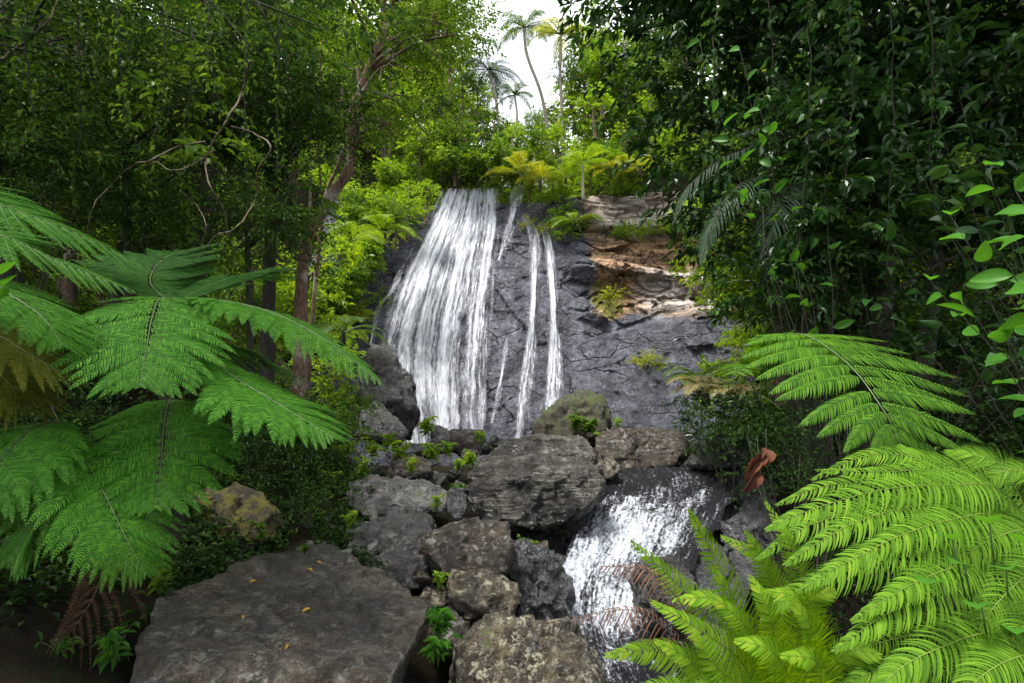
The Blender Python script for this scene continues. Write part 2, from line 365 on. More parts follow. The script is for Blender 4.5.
# ------------------------------------------------------------------ terrain
def cx(y): return np.interp(y, [0, 4.4, 8, 12, 19, 27, 60, 140], [.9, .95, 1.7, 0.6, -.6, -1.0, 1.5, 3])
def sm(a, b, x):
    t = np.clip((x - a) / (b - a), 0, 1); return t * t * (3 - 2 * t)
def ground_h(x, y):
    x = np.asarray(x, float); y = np.asarray(y, float)
    base = np.interp(y, [-20, 0, 4.4, 5.5, 7, 8.8, 12, 18, 21.5, 28.5, 45, 70, 140], [-.5, -.9, -1.1, -1.1, -.85, -.45, -.5, -1.2, -1.6, 9.8, 17.0, 26, 40])
    dx = x - cx(y)
    half = np.interp(y, [0, 6, 12, 19, 27, 45], [.7, .9, 3.2, 5.6, 4.0, 3.0])
    L = np.maximum(-dx - half - np.interp(y, [0, 8, 14], [1.0, 1.8, 0]), 0); Rr = np.maximum(dx - half, 0)
    mid = np.maximum(np.minimum(-dx - half * .8, 2.0), 0) * np.interp(y, [0, 3, 9, 12], [.25, .3, .25, 0])
    slope = np.interp(y, [0, 5, 12, 20, 27, 45, 90], [.35, .4, .5, .75, .8, .8, .4])
    h = base + mid + slope * (18 * np.tanh(L / 18) + 18 * np.tanh(Rr / 18)) * 1.0
    p = np.stack([x * .25, y * .25, np.zeros_like(x)], -1)
    h = h + fbm(p, 4) * np.interp(y, [0, 8, 20], [.25, .5, 1.4]) * np.clip((L + Rr) / 2, .25, 1)
    return h
def make_ground():
    xs = np.concatenate([np.linspace(-200, -30, 24)[:-1], np.linspace(-30, -8, 60)[:-1], np.linspace(-8, 8, 110)[:-1], np.linspace(8, 30, 60)[:-1], np.linspace(30, 200, 24)])
    ys = np.concatenate([np.linspace(-60, -2, 14)[:-1], np.linspace(-2, 12, 100)[:-1], np.linspace(12, 32, 90)[:-1], np.linspace(32, 80, 60)[:-1], np.linspace(80, 400, 30)])
    X, Y = np.meshgrid(xs, ys, indexing='ij')
    mb = MB(); mb.add(np.stack([X, Y, ground_h(X, Y)], -1), grid_faces(len(xs), len(ys)))
    tag(mb.build('ground', M['soil']), kind='structure')
make_ground()

# ------------------------------------------------------------------ cliff
def cliff_y(x, z, water=False):
    x = np.asarray(x, float); z = np.asarray(z, float)
    y = 19.6 + .70 * (z + .4)
    right = sm(2.2, 4.2, x + .12 * z)
    y = y - right * (.9 + .1 * z) - .5 * sm(5, 9, x)
    # ledges on the right: steep riser, shelf, upper block
    y = y + right * (1.1 * sm(6.2, 6.7, z + .18 * (x - 5)) - .8 * sm(5.2, 6.1, z + .15 * (x - 5)) + .9 * sm(3.2, 3.6, z - .3 * (x - 4)) - .55 * sm(8.1, 8.4, z))
    y = y + .8 * sm(-4.5, -7.5, x + .45 * (z)) * 0 - 1.2 * sm(-5.2, -8, x + .05 * z)
    p = np.stack([x, y * .5, z], -1)
    # rough fractured relief
    q = p @ np.array([[.95, .1, .28], [0, 1, 0], [-.28, .05, .95]])
    y = y - .5 * fbm(q * [.22, .3, .30], 3)
    if water: return y - .10
    up_ = right * sm(3.6, 4.6, z)
    y = y - (.07 + .26 * up_) * facets(q * [.45, .3, .7], 1.4) - (.045 + .12 * up_) * facets(q * [1.3, .8, 2.0] + 4, 1.2)
    y = y - .05 * fbm(q * [2.2, 2, 3.0] + 3, 4, .62) - .22 * fbm(q * [.5, .5, 1.0] + 60, 4, .6)
    st = perlin(q * [.4, .4, 1.2] + 9) * 3
    y = y - (.01 + .12 * up_) * (st - np.floor(st))
    return y
def cliff_hit(px, py, water=False):
    D = np.asarray(ray(0, 0)); px = np.asarray(px, float); py = np.asarray(py, float)
    D = RT * ((px - 512) / F)[..., None] + UP * ((341.5 - py) / F)[..., None] + FW
    t = np.full(px.shape, 21.0)
    for _ in range(40):
        P = CAM + t[..., None] * D; t = .6 * t + .4 * cliff_y(P[..., 0], P[..., 2], water) / D[..., 1]
    return CAM + t[..., None] * D
def make_cliff():
    xs = np.linspace(-8.3, 12, 330); zs = np.linspace(-2.5, 11.4, 300)
    X, Zz = np.meshgrid(xs, zs, indexing='ij')
    lip = 10.15 + .25 * perlin(np.stack([X * .6, X * 0, X * 0], -1)) + .1 * sm(2, 5, X)
    Zc = np.minimum(Zz, lip)
    Y = cliff_y(X, Zc) + np.maximum(Zz - lip, 0) * 3.2
    Zf = Zc + np.maximum(Zz - lip, 0) * .15
    V = np.stack([X, Y, Zf], -1)
    warm = sm(2.4, 4.0, X) * (sm(3.3, 4.7, Zf + .25 * perlin(V * .5) * 4)) * (1 - .3 * sm(8, 11, X))
    pale = sm(3.2, 4.0, X) * sm(7.7, 8.2, Zf) * (.8 + 1.0 * perlin(V * .7).clip(-.3, .6)) + sm(4.6, 5.6, X) * sm(3.8, 4.6, Zf) * sm(6.6, 5.8, Zf) * .8
    moss = np.exp(-((X - 3.9) / 1.1) ** 2 - ((Zf - 4.9) / 1.4) ** 2) * .85 + np.exp(-((X - 3.8) / 2.5) ** 2 - ((Zf - 6.9) / .35) ** 2) * .45 + sm(-6.0, -8.0, X) * .5 - .1
    mb = MB(); mb.add(V, grid_faces(len(xs), len(zs)))
    o = mb.build('cliff', M['rk_cliff'], attrs={'warm': warm.ravel(), 'pale': np.clip(pale, 0, 1).ravel(), 'moss': moss.ravel()})
    tag(o, 'dark wet grey rock face that the waterfall runs down, ochre on its upper part', kind='structure')
make_cliff()

def sheet(name, L, Rr, mt, nu, nv, off, dens, label, cat='waterfall', ruf=.03, mode='cliff'):
    """water sheet between two edge polylines given as points on the rock"""
    ys = np.linspace(0, 1, nv); us = np.linspace(0, 1, nu)
    Lp = spline(L, nv); Rp = spline(Rr, nv)
    U, Vv = np.meshgrid(us, ys, indexing='ij')
    PX = Lp[None, :, 0] * (1 - U) + Rp[None, :, 0] * U; PY = Lp[None, :, 1] * (1 - U) + Rp[None, :, 1] * U
    if mode == 'cliff':
        P = cliff_hit(PX, PY, True)
        nrm = nz(np.array([0, -1, .55]))
        P = P + nrm * (off + ruf * 1.6 * fbm(np.stack([U * 26, Vv * 12, U * 0], -1), 4, .7) - (.25 * sm(.03, 0, Vv)))[..., None]
    else:
        D = Lp[None, :, 2] * (1 - U) + Rp[None, :, 2] * U
        P = CAM + D[..., None] * (RT * ((PX - 512) / F)[..., None] + UP * ((341.5 - PY) / F)[..., None] + FW)
        P = P + Z * (off + ruf * fbm(P * [2.6, 1.6, 2.6], 5, .6))[..., None]
    mb = MB(); mb.add(P, grid_faces(nu, nv))
    o = mb.build(name, mt, uv=np.stack([U, Vv], -1).reshape(-1, 2), attrs={'dens': dens(U, Vv).ravel()})
    return tag(o, label, cat, kind='structure'), P
def d_main(U, V):
    e = np.minimum(U, 1 - U); d = -.02 + .10 * perlin(np.stack([U * 13, V * .8, U * 0], -1)) * 2
    d = d + .24 * np.exp(-((U - .93) / .055) ** 2) + .16 * np.exp(-((U - .60) / .05) ** 2) + .14 * np.exp(-((U - .28) / .09) ** 2)
    d = d - .12 * np.exp(-((U - .78) / .06) ** 2) * sm(.1, .5, V) - .10 * np.exp(-((U - .46) / .05) ** 2) * sm(.3, .6, V)
    d = d + .10 * sm(.5, .0, V) - .5 * np.maximum(0, .13 - e) / .13 + .45 * perlin(np.stack([U * 8, V * 9, U * 0], -1)) * np.exp(-e / .09)
    d = d + .16 * perlin(np.stack([U * 9, V * 5, U * 0 + 4], -1))
    d = d + .35 * perlin(np.stack([U * 16, V * 30, U * 0 + 2], -1)) * sm(.22, .1, V)
    return d - .5 * np.maximum(0, .05 - V) / .05 * (1 + 2 * perlin(np.stack([U * 14, V * 0, U * 0 + 8], -1)))
def d_thin(U, V):
    e = np.abs(U - .5) * 2; return .14 - .75 * e ** 2 + .12 * perlin(np.stack([U * 3, V * 5, U * 0], -1)) - .1 * sm(.6, 1, V)
def build_falls():
    sheet('waterfall', [(443, 186), (425, 225), (396, 280), (374, 345), (374, 385), (386, 445)], [(498, 186), (500, 230), (494, 300), (490, 370), (487, 445)],
          M['water_fall'], 240, 260, .15, d_main, 'broad veil of white water fanning down the left of the rock face')
    sheet('waterfall', [(507, 186), (506, 205), (502, 222), (500, 238), (496, 262)], [(530, 186), (524, 205), (520, 222), (514, 240), (504, 264)], M['water_thin'], 30, 120, .15, lambda U, V: d_thin(U, V) - .12, 'short thread of water at the lip just right of the broad veil')
    sheet('waterfall', [(517, 215), (526, 240), (526, 290), (522, 340), (514, 390), (508, 445)], [(526, 215), (542, 240), (541, 290), (540, 340), (537, 390), (536, 445)], M['water_thin'], 34, 160, .14, lambda U, V: d_thin(U, V) - .10 - .3 * sm(.12, 0, V), 'slim stream of water down the middle of the rock face')
    sheet('waterfall', [(534, 222), (542, 245), (545, 290), (545, 340), (541, 390), (536, 440)], [(544, 222), (553, 245), (559, 290), (563, 340), (566, 390), (568, 440)], M['water_thin'], 34, 160, .15, lambda U, V: d_thin(U, V) + .0 - .3 * sm(.1, 0, V), 'bright narrow stream, the right-hand one on the dark rock')
    sheet('waterfall', [(505, 338), (500, 365), (494, 395), (488, 425)], [(510, 338), (507, 365), (503, 395), (499, 425)], M['water_thin'], 16, 100, .13, lambda U, V: d_thin(U, V) - .16, 'faint wisp of water between the broad veil and the slim stream')
    sheet('waterfall', [(398, 268), (388, 290), (374, 310), (368, 345)], [(406, 270), (396, 293), (382, 313), (376, 347)], M['water_thin'], 16, 100, .06, lambda U, V: d_thin(U, V) - .06, 'little trickle at the far left edge of the rock face')
build_falls()

# stream: bed below, water above
ED_L = [(600, 468, 9.4), (606, 482, 8.7), (596, 500, 8.1), (578, 530, 7.2), (556, 575, 6.2), (552, 625, 5.5), (568, 660, 4.9), (590, 720, 4.2), (600, 820, 3.3)]
ED_R = [(700, 462, 9.6), (735, 478, 8.9), (735, 500, 8.2), (715, 530, 7.3), (690, 575, 6.3), (680, 625, 5.6), (700, 660, 5.0), (740, 720, 4.3), (760, 820, 3.4)]
def d_str(U, V):
    d = -.25 + .26 * sm(.16, .27, V) * sm(.95, .55, U) * sm(.75, .5, V) + .10 * sm(.6, 1, V)
    d = d + .10 * sm(.26, .4, V) * np.exp(-((U - .30) / .24) ** 2) * sm(.8, .62, V)
    return d - .2 * sm(.05, 0, U) - .2 * sm(.95, 1, U) + .30 * perlin(np.stack([U * 6, V * 9, U * 0], -1))
wet = lambda s, dx, dd: [(x + dx, y + 4, d + dd) for x, y, d in s]
sheet('water', ED_L, ED_R, M['water_rapid'], 150, 260, 0.0, d_str, 'foaming stream tumbling between the boulders', 'stream', .15, 'free')
sheet('riverbed', [(x - 60, y + 10, d) for x, y, d in ED_L], [(x + 60, y + 10, d) for x, y, d in ED_R], M['rk_wet'], 120, 200, -.10, lambda U, V: U * 0, 'black wet rock bed under the stream', 'stream bed', .22, 'free')

# ------------------------------------------------------------------ boulders
_ico = None
def ico(sub):
    bm = bmesh.new(); bmesh.ops.create_icosphere(bm, subdivisions=sub, radius=1)
    V = np.array([v.co[:] for v in bm.verts]); Fc = np.array([[v.index for v in f.verts] for f in bm.faces]); bm.free(); return V, Fc
ICO = {k: ico(k) for k in (3, 4, 5, 6)}
def hull_planes(pts):
    bm = bmesh.new()
    for p in pts: bm.verts.new(p)
    bmesh.ops.convex_hull(bm, input=list(bm.verts)); bm.normal_update()
    out = []
    for f in bm.faces:
        n = np.array(f.normal[:]); d = n @ np.array(f.verts[0].co[:])
        if d < 0: n, d = -n, -d
        if d > 1e-4 and not any(n @ a > .9995 for a, _ in out): out.append((n, d))
    bm.free(); return np.array([a for a, _ in out]), np.array([b for _, b in out])
def rock_mesh(pts, cuts=True, sub=5, soft=14, amp=.05, strata=0., seed=0, freq=2.2):
    pts = np.asarray(pts, float); c = (pts.max(0) + pts.min(0)) / 2; ext = (pts.max(0) - pts.min(0)) / 2
    Q = (pts - c) / ext
    n, d = hull_planes(Q)
    rg = np.random.default_rng(seed + 1000); cn = nz(rg.normal(size=(6, 3)) + [0, -.5, .2]); cd_ = (Q @ cn.T).max(0) * rg.uniform(.74, .92, 6)
    if cuts: n = np.vstack([n, cn]); d = np.concatenate([d, cd_])
    soft = soft * 4.2
    V, Fc = ICO[sub]
    k = (V @ n.T) / d                                   # 1/r along each direction for each face
    inv = np.log(np.exp(soft * (k - k.max(1, keepdims=True))).sum(1)) / soft + k.max(1)
    P = V / inv[:, None] * ext
    size = ext.mean(); nr = nz(P / ext ** 1.5)
    q = P / size * freq * .5 + seed * 7.7
    disp = amp * size * (1.6 * fbm(q, 5, .58) + 2.2 * facets(q * 1.0 + 3, 1.1) + 1.5 * facets(q * 2.1 + 9, 1.0) + .7 * facets(q * 5.0 + 5, 1.) + .7 * fbm(q * 6, 4, .65))
    ch = perlin(q * 1.6 + 40) * 5; disp += amp * size * .45 * (ch - np.floor(ch))      # chipped facets
    if strata:
        s = P[:, 2] / size * 7 + 1.5 * perlin(q * .8); s = s + .6 * perlin(np.stack([q[:, 0]*.5, q[:, 1]*.5, s * 2], 1))
        disp += strata * size * (np.abs((s % 1) - .5) - .25) * (1 - np.abs(nr[:, 2])) 
    P = P + nr * disp[:, None]
    return P, Fc, c
NROCK = 0
def rock(pts, label, mt, name='boulder', sub=5, group=None, **kw):
    global NROCK; NROCK += 1
    P, Fc, c = rock_mesh(pts, sub=sub, seed=kw.pop('seed', NROCK), **kw)
    mb = MB(); mb.add(P, Fc)
    o = mb.build(name, M[mt]); o.location = c
    return tag(o, label, 'rock', group)
from mathutils.bvhtree import BVHTree
def surf(o):
    me = o.data; bv = BVHTree.FromPolygons([v.co + o.location for v in me.vertices], [tuple(p.vertices) for p in me.polygons])
    return lambda px, py: np.array(bv.ray_cast(Vector(CAM), Vector(ray(px, py)))[0] or at(px, py, 4))
def prism(top, thick, inset=.0):
    """points of a rock whose upper outline is known: [(px,py,d)] and its thickness"""
    T = np.array([at(*p) for p in top]); c = T.mean(0)
    B = c + (T - c) * (1 - inset); B[:, 2] -= thick
    return np.vstack([T, B])
def blob(outline, d, lean=.5, thick=None):
    """points of a rock from its silhouette, leaning back: [(px,py)]"""
    o = np.array(outline, float); h = (o[:, 1].max() - o[:, 1].min()); w = (o[:, 0].max() - o[:, 0].min())
    t = thick or .8 * min(h, w) * 1.3 / F * d
    dd = d + lean * (o[:, 1].max() - o[:, 1]) / h * t
    A = np.array([at(x, y, q) for (x, y), q in zip(o, dd)]); cxp = o.mean(0)
    s = cxp + (o - cxp) * .88; Bk = np.array([at(x, y, q + t * .9) for (x, y), q in zip(s, dd)])
    s = cxp + (o - cxp) * .84; s[:, 1] += h * .05; Fr = np.array([at(x, y, q - t * .22) for (x, y), q in zip(s, dd)])
    return np.vstack([A, Bk, Fr])

slab = rock(prism([(118, 790, 2.5), (132, 650, 3.2), (158, 600, 3.9), (214, 585, 4.3), (258, 552, 5.1), (330, 546, 5.5), (366, 562, 5.1), (436, 602, 4.35), (428, 620, 4.0), (376, 690, 3.1), (330, 790, 2.5)], .8, .36),
     'huge flat grey-brown slab with yellow fallen leaves on it', 'rk_slab', name='boulder', sub=6, soft=22, amp=.018, freq=3.6, strata=.05, cuts=False)
rock(prism([(262, 556, 5.5), (272, 543, 5.9), (320, 540, 6.1), (352, 549, 5.9), (345, 558, 5.6), (300, 566, 5.3)], .25), 'thin pale stone plate lying at the back edge of the huge slab', 'rk_grey', sub=4, amp=.05)
rock(blob([(340, 545), (350, 527), (395, 514), (425, 514), (438, 527), (440, 560), (430, 592), (402, 590), (355, 560)], 5.9, .7), 'smooth dark grey boulder between the huge slab and the brown block', 'rk_dark', soft=18, amp=.04)
rock(blob([(352, 508), (348, 488), (362, 477), (400, 478), (446, 490), (452, 500), (440, 512), (402, 519), (375, 522)], 7.0, .9), 'light grey wedge-shaped boulder catching the light', 'rk_grey', soft=20, amp=.05, strata=.05)
rock(blob([(420, 560), (424, 537), (446, 527), (486, 519), (508, 523), (512, 545), (508, 572), (480, 582), (440, 580)], 5.3, .35), 'brown squared block below the striped boulder', 'rk_brown', soft=16, amp=.045)
rock(blob([(444, 585), (452, 571), (490, 574), (516, 584), (522, 597), (510, 618), (465, 622), (448, 605)], 4.9, .5), 'cream and brown block tucked under the brown squared block', 'rk_lichen', soft=16, amp=.05)
rock(blob([(452, 690), (456, 650), (478, 628), (520, 621), (565, 624), (596, 640), (606, 670), (604, 740), (460, 750)], 3.9, .5), 'mottled lichen-covered boulder at the bottom of the picture', 'rk_lichen', sub=6, soft=12, amp=.05)
rock(blob([(466, 500), (468, 470), (482, 455), (530, 452), (585, 458), (606, 482), (604, 494), (582, 520), (556, 530), (500, 528), (472, 518)], 7.0, .3, .9), 'big striped grey boulder in the middle of the stream bed', 'rk_strata', sub=6, soft=14, amp=.032, strata=.05)
rock(blob([(488, 458), (505, 441), (545, 434), (582, 440), (596, 458), (590, 470), (500, 470)], 8.0, .5, .8), 'low layered rock resting behind the big striped boulder', 'rk_strata', amp=.04, strata=.06)
rock(blob([(528, 436), (540, 415), (560, 395), (585, 390), (602, 396), (610, 412), (609, 440), (590, 452), (545, 448)], 11.0, .3), 'round mossy boulder in front of the waterfall foot', 'rk_mossy', soft=9, amp=.045, seed=77)
rock(blob([(584, 456), (592, 440), (620, 430), (655, 428), (684, 437), (690, 450), (672, 466), (640, 474), (606, 470)], 9.5, .6), 'flat brown boulder beside the mossy one, above the cascade', 'rk_brown', amp=.05)
rock(blob([(590, 472), (598, 459), (615, 461), (622, 472), (612, 479), (594, 479)], 8.6), 'little lichen stone wedged at the lip of the cascade', 'rk_lichen', sub=4)
rock(blob([(356, 430), (362, 375), (374, 348), (392, 352), (412, 385), (420, 415), (412, 438), (385, 442)], 14.0, .5), 'tall dark boulder leaning at the left foot of the waterfall', 'rk_dark', amp=.05, soft=14)
rock(blob([(355, 440), (362, 402), (378, 400), (408, 430), (404, 440), (380, 446)], 12.6, .6), 'grey sloping slab leaning against the tall dark boulder', 'rk_grey', sub=4, soft=20)
rock(blob([(428, 452), (432, 424), (448, 428), (452, 448), (446, 454)], 11.5), 'pale upright stone at the waterfall foot', 'rk_grey', sub=4)
rock(blob([(446, 448), (450, 430), (478, 427), (488, 436), (482, 452), (460, 456)], 12.2), 'brown stone just below the brightest strand of water', 'rk_brown', sub=4)
rock(blob([(386, 478), (392, 462), (412, 456), (430, 462), (434, 474), (418, 482)], 8.6), 'dark brown stone just above the light grey wedge', 'rk_brown', sub=4)
rock(blob([(330, 470), (322, 455), (345, 448), (362, 456), (362, 472), (345, 482)], 8.8), 'grey stone under the drooping fern fringe', 'rk_grey', sub=4)
rock(blob([(445, 505), (448, 490), (458, 487), (466, 495), (466, 515), (455, 522)], 6.5), 'small blue-grey stone left of the striped boulder', 'rk_wet', sub=4)
rock(blob([(512, 625), (510, 560), (520, 545), (548, 552), (562, 590), (560, 635), (530, 640)], 5.3, .5), 'black wet rock under the striped boulder, streaked with water', 'rk_wet', amp=.11)
rock(blob([(640, 500), (680, 478), (720, 466), (760, 474), (772, 495), (762, 530), (720, 550), (670, 545)], 8.4, .8), 'dark wet boulder with a film of water at the right of the cascade', 'rk_wet', sub=6, soft=10, amp=.06)
rock(blob([(640, 610), (628, 580), (640, 562), (664, 556), (690, 572), (692, 610), (660, 622)], 4.9, .5), 'dark brown rock behind the brown dead fern frond', 'rk_dark', amp=.06)
rock(blob([(150, 540), (172, 500), (205, 487), (235, 490), (262, 500), (283, 520), (276, 540), (230, 552), (170, 556)], 5.6, .4), 'rounded rock blanketed in yellow moss', 'rk_yellow', soft=9, amp=.06)
rock(blob([(282, 540), (288, 522), (310, 514), (332, 522), (336, 540), (310, 548)], 6.4), 'rough dark stone right of the yellow mossy rock', 'rk_dark', sub=4, amp=.08)
rock(blob([(150, 600), (160, 566), (200, 556), (250, 564), (256, 590), (210, 606)], 4.9, .5), 'low shadowed rock at the far corner of the huge slab', 'rk_dark', sub=5, amp=.08)
rock(blob([(60, 720), (70, 665), (120, 655), (142, 690), (140, 740)], 3.3, .5), 'dark rock in the shade at the bottom left corner', 'rk_dark', sub=4, amp=.06)
rock(blob([(425, 640), (430, 618), (452, 612), (470, 628), (465, 650)], 4.6), 'small brown rock in the gap beside the huge slab', 'rk_brown', sub=4)
rock(blob([(418, 600), (424, 588), (444, 585), (450, 600), (440, 612)], 5.2), 'small ochre stone left of the cream block', 'rk_lichen', sub=4)
rock(blob([(685, 466), (690, 445), (720, 430), (748, 440), (752, 462), (720, 474)], 9.0), 'dark rock hidden in plants right of the flat brown boulder', 'rk_dark', sub=4)
# loose stones piled between the boulders: copies of five stones
protos = []
for k in range(5):
    pts = nz(R.normal(size=(11, 3))) * [.5, .42, .33] * R.uniform(.8, 1.1, (11, 1))
    protos.append(rock(pts, 'x', ['rk_grey', 'rk_dark', 'rk_brown', 'rk_dark', 'rk_lichen'][k], name='stone', sub=4, soft=13, amp=.08, seed=50 + k))
spots = [(322, 500, 7.6, .5), (300, 488, 8, .5), (345, 440, 10, .5), (402, 448, 9.8, .5), (420, 444, 10.5, .45), (440, 470, 8.8, .45), (455, 462, 9.5, .5), (470, 445, 10.6, .5), (487, 440, 12, .5), (505, 436, 13, .5),
         (518, 442, 11.5, .45), (372, 462, 8.8, .45), (350, 505, 7.4, .35), (312, 470, 8.4, .4), (335, 525, 6.6, .35), (462, 480, 7.6, .4), (455, 520, 6.2, .3), (395, 430, 12, .5), (412, 468, 8.2, .3), (470, 432, 13.5, .6),
         (495, 432, 14.5, .6), (430, 500, 7.0, .3), (440, 440, 12.6, .45), (524, 431, 13.5, .5), (575, 462, 8.2, .3), (455, 605, 5.1, .25), (505, 600, 5.3, .3), (540, 540, 6.4, .35), (380, 500, 7.8, .4), (290, 505, 7, .4),
         (700, 440, 10.5, .5), (668, 476, 9.2, .3), (265, 575, 4.9, .2), (240, 545, 5.4, .2), (425, 570, 5.4, .25), (610, 440, 11, .4)]
words_ = ['first', 'second', 'third', 'fourth', 'fifth', 'sixth', 'seventh', 'eighth', 'ninth', 'tenth', 'eleventh', 'twelfth']
for i, (px, py, d, s) in enumerate(spots):
    o = protos[i] if i < 5 else protos[i % 5].copy()
    if i >= 5: COL.objects.link(o)
    o.location = at(px, py + 10, d); o.scale = (s * R.uniform(.8, 1.4), s * R.uniform(.8, 1.2), s * R.uniform(.7, 1.1)); o.rotation_euler = tuple(R.uniform(-.5, .5, 2)) + (R.uniform(0, 6),)
    tag(o, 'loose stone jammed in the gaps of the boulder pile', 'stone', 'loose stones in the boulder pile')

for o_, d_, lb in [([(690, 585), (684, 560), (700, 546), (726, 552), (734, 580), (712, 592)], 6.5, 'black wet stone at the right edge of the cascade'), ([(724, 548), (720, 528), (738, 518), (760, 524), (764, 545), (744, 555)], 7.3, 'upper black stone at the right edge of the cascade')]:
    rock(blob(o_, d_, .5), lb, 'rk_wet', name='stone', sub=4, amp=.09)
# ------------------------------------------------------------------ leaves
def leafs(mb, pos, dr, up, ln, wd, lod=1, m=0, fold=.18, curl=.15):
    n = len(pos); a = nz(dr); b = nz(np.cross(up, a)); c = np.cross(a, b)
    ln = np.broadcast_to(ln, (n,))[:, None, None]; wd = np.broadcast_to(wd, (n,))[:, None, None]
    if lod == 0:
        T = np.array([[0, 0, 0], [.45, -.5, fold], [1, 0, -curl], [.45, .5, fold]]); Fc = np.array([[0, 1, 2], [0, 2, 3]])
    elif lod == 1:
        T = np.array([[0, 0, 0], [.28, -.42, fold * .8], [.28, .42, fold * .8], [.65, -.40, fold * .6], [.65, .40, fold * .6], [1, 0, -curl], [.3, 0, 0], [.66, 0, -.03 - curl * .3]])
        Fc = np.array([[0, 1, 6], [0, 6, 2], [1, 3, 7], [1, 7, 6], [6, 7, 4], [6, 4, 2], [3, 5, 7], [7, 5, 4]])
    else:
        t = np.linspace(0, 1, 7); w = .5 * np.sin(PI * t ** .8) ** .75; w[-1] = 0; w[0] = .02
        T = []; Fq = []
        for k in range(7):
            z0 = -curl * t[k] ** 2
            T += [[t[k], -w[k], z0 + fold * w[k] * 1.2], [t[k], 0, z0], [t[k], w[k], z0 + fold * w[k] * 1.2]]
            if k: q = 3 * k; Fq += [[q-3, q-2, q+1, q], [q-2, q-1, q+2, q+1]]
        T = np.array(T); Fc = np.array(Fq)
    V = pos[:, None] + T[None, :, 0, None] * a[:, None] * ln + T[None, :, 1, None] * b[:, None] * wd + T[None, :, 2, None] * c[:, None] * ln
    Fa = (Fc[None] + (np.arange(n) * len(T))[:, None, None]).reshape(-1, Fc.shape[1])
    mb.add(V, Fa, m)
def lump_twigs(c, r, n, rng, shell=.55, flat=.8):
    """twig starts spread in an uneven clump"""
    v = nz(rng.normal(size=(n, 3))); v[:, 2] = np.where(v[:, 2] < -.3, -v[:, 2] * .5, v[:, 2]); rr = (shell + (1 - shell) * rng.random(n)) ** 1.0
    ph = rng.uniform(0, 99)
    rr = rr * (1 + .8 * fbm(v * 1.6 + ph, 2))
    p = c + v * rr[:, None] * np.array([r, r, r * flat])
    return p, nz(v + rng.normal(size=(n, 3)) * .35 - Z * .15)
def foliage(mb, lumps, rng, dens=60, leaf=.08, wr=.45, lod=0, twig=.35, k=7, m=0, droop=.5, twm=None, spread=1.):
    for (c, r) in lumps:
        n = max(6, int(dens * r * r)); p, v = lump_twigs(np.asarray(c, float), r, n, rng)
        L = twig * rng.uniform(.6, 1.3, n); side = nz(np.cross(v, Z + rng.normal(size=(n, 3)) * .3))
        for j in range(k):
            t = (j + .5) / k; s = 1 if j % 2 else -1
            pos = p + v * (L * t)[:, None] - Z * (droop * .3 * L * t * t)[:, None]
            dr = v * .6 + side * s * (.9 * (1 - .5 * t)) + rng.normal(size=(n, 3)) * .28 - Z * droop * .5
            upv = nz(Z * 1.1 + rng.normal(size=(n, 3)) * .45)
            ll = leaf * rng.uniform(.65, 1.25, n)
            leafs(mb, pos, dr, upv, ll, ll * wr, lod, m)
        if twm is not None:
            q = p + v * L[:, None]; w = .004 + .0 * L
            S = side * .005
            V = np.stack([p - S, p + S, q + S * .4, q - S * .4], 1); mb.add(V, np.arange(n * 4).reshape(-1, 4), twm)
def limb_path(a, b, rng, n=9, wob=.12, sag=.1):
    a = np.asarray(a, float); b = np.asarray(b, float); L = np.linalg.norm(b - a); t = np.linspace(0, 1, n)[:, None]
    p = a + (b - a) * t; off = np.cumsum(rng.normal(size=(n, 3)), 0) * wob * L / n; off -= t * off[-1]; off -= off[0] * (1 - t)
    return p + off + Z * (np.sin(t * PI) * L * sag)
def tree(name, label, cat, trunk_path, r0, r1, lumps, lm, bm_, rng, group=None, leaf=.08, dens=60, lod=0, k=7, twig=.35, wr=.45, limbr=.03, droop=.5, extra=None, bump=.12, tk=10):
    base = np.asarray(trunk_path[0], float)
    root = empty(name, base, label, cat, group)
    tb = MB(); path = spline(trunk_path, 26); rad = np.linspace(r0, r1, 26) * (1 + .35 * np.exp(-np.arange(26) / 2.))
    tube(tb, path, rad, tk, 0, bump)
    for (c, r) in lumps:
        c = np.asarray(c, float); i = int(np.argmin(np.linalg.norm(path[8:] - c + Z * r * .8, axis=1))) + 8
        lp = limb_path(path[i], c, rng); q = min(limbr, rad[i] * .7)
        tube(tb, lp, np.linspace(q, q * .3, 9), 5, 0)
        for _ in range(3):
            e = c + nz(rng.normal(size=3)) * r * .7; tube(tb, limb_path(lp[5 + _ % 3], e, rng, 6), np.linspace(q * .4, q * .1, 6), 4, 0)
    tb.build('trunk', M[bm_], root, origin=base)
    mb = MB(); foliage(mb, lumps, rng, dens, leaf, wr, lod, twig, k, 0, droop)
    if extra: extra(mb)
    mb.build('crown', M[lm], root, origin=base, smooth=False)
    return root
def bush(name, label, cat, base, lumps, lm, rng, group=None, **kw):
    base = np.asarray(base, float)
    root = empty(name, base, label, cat, group); sb = MB()
    for c, r in lumps:
        tube(sb, limb_path(base, c, rng, 7, .15, 0), np.linspace(.014, .005, 7), 5, 0)
    sb.build('stem', M['bark_dark'], root, origin=base)
    mb = MB(); foliage(mb, lumps, rng, **kw); mb.build('foliage', M[lm], root, origin=base, smooth=False)
    return root

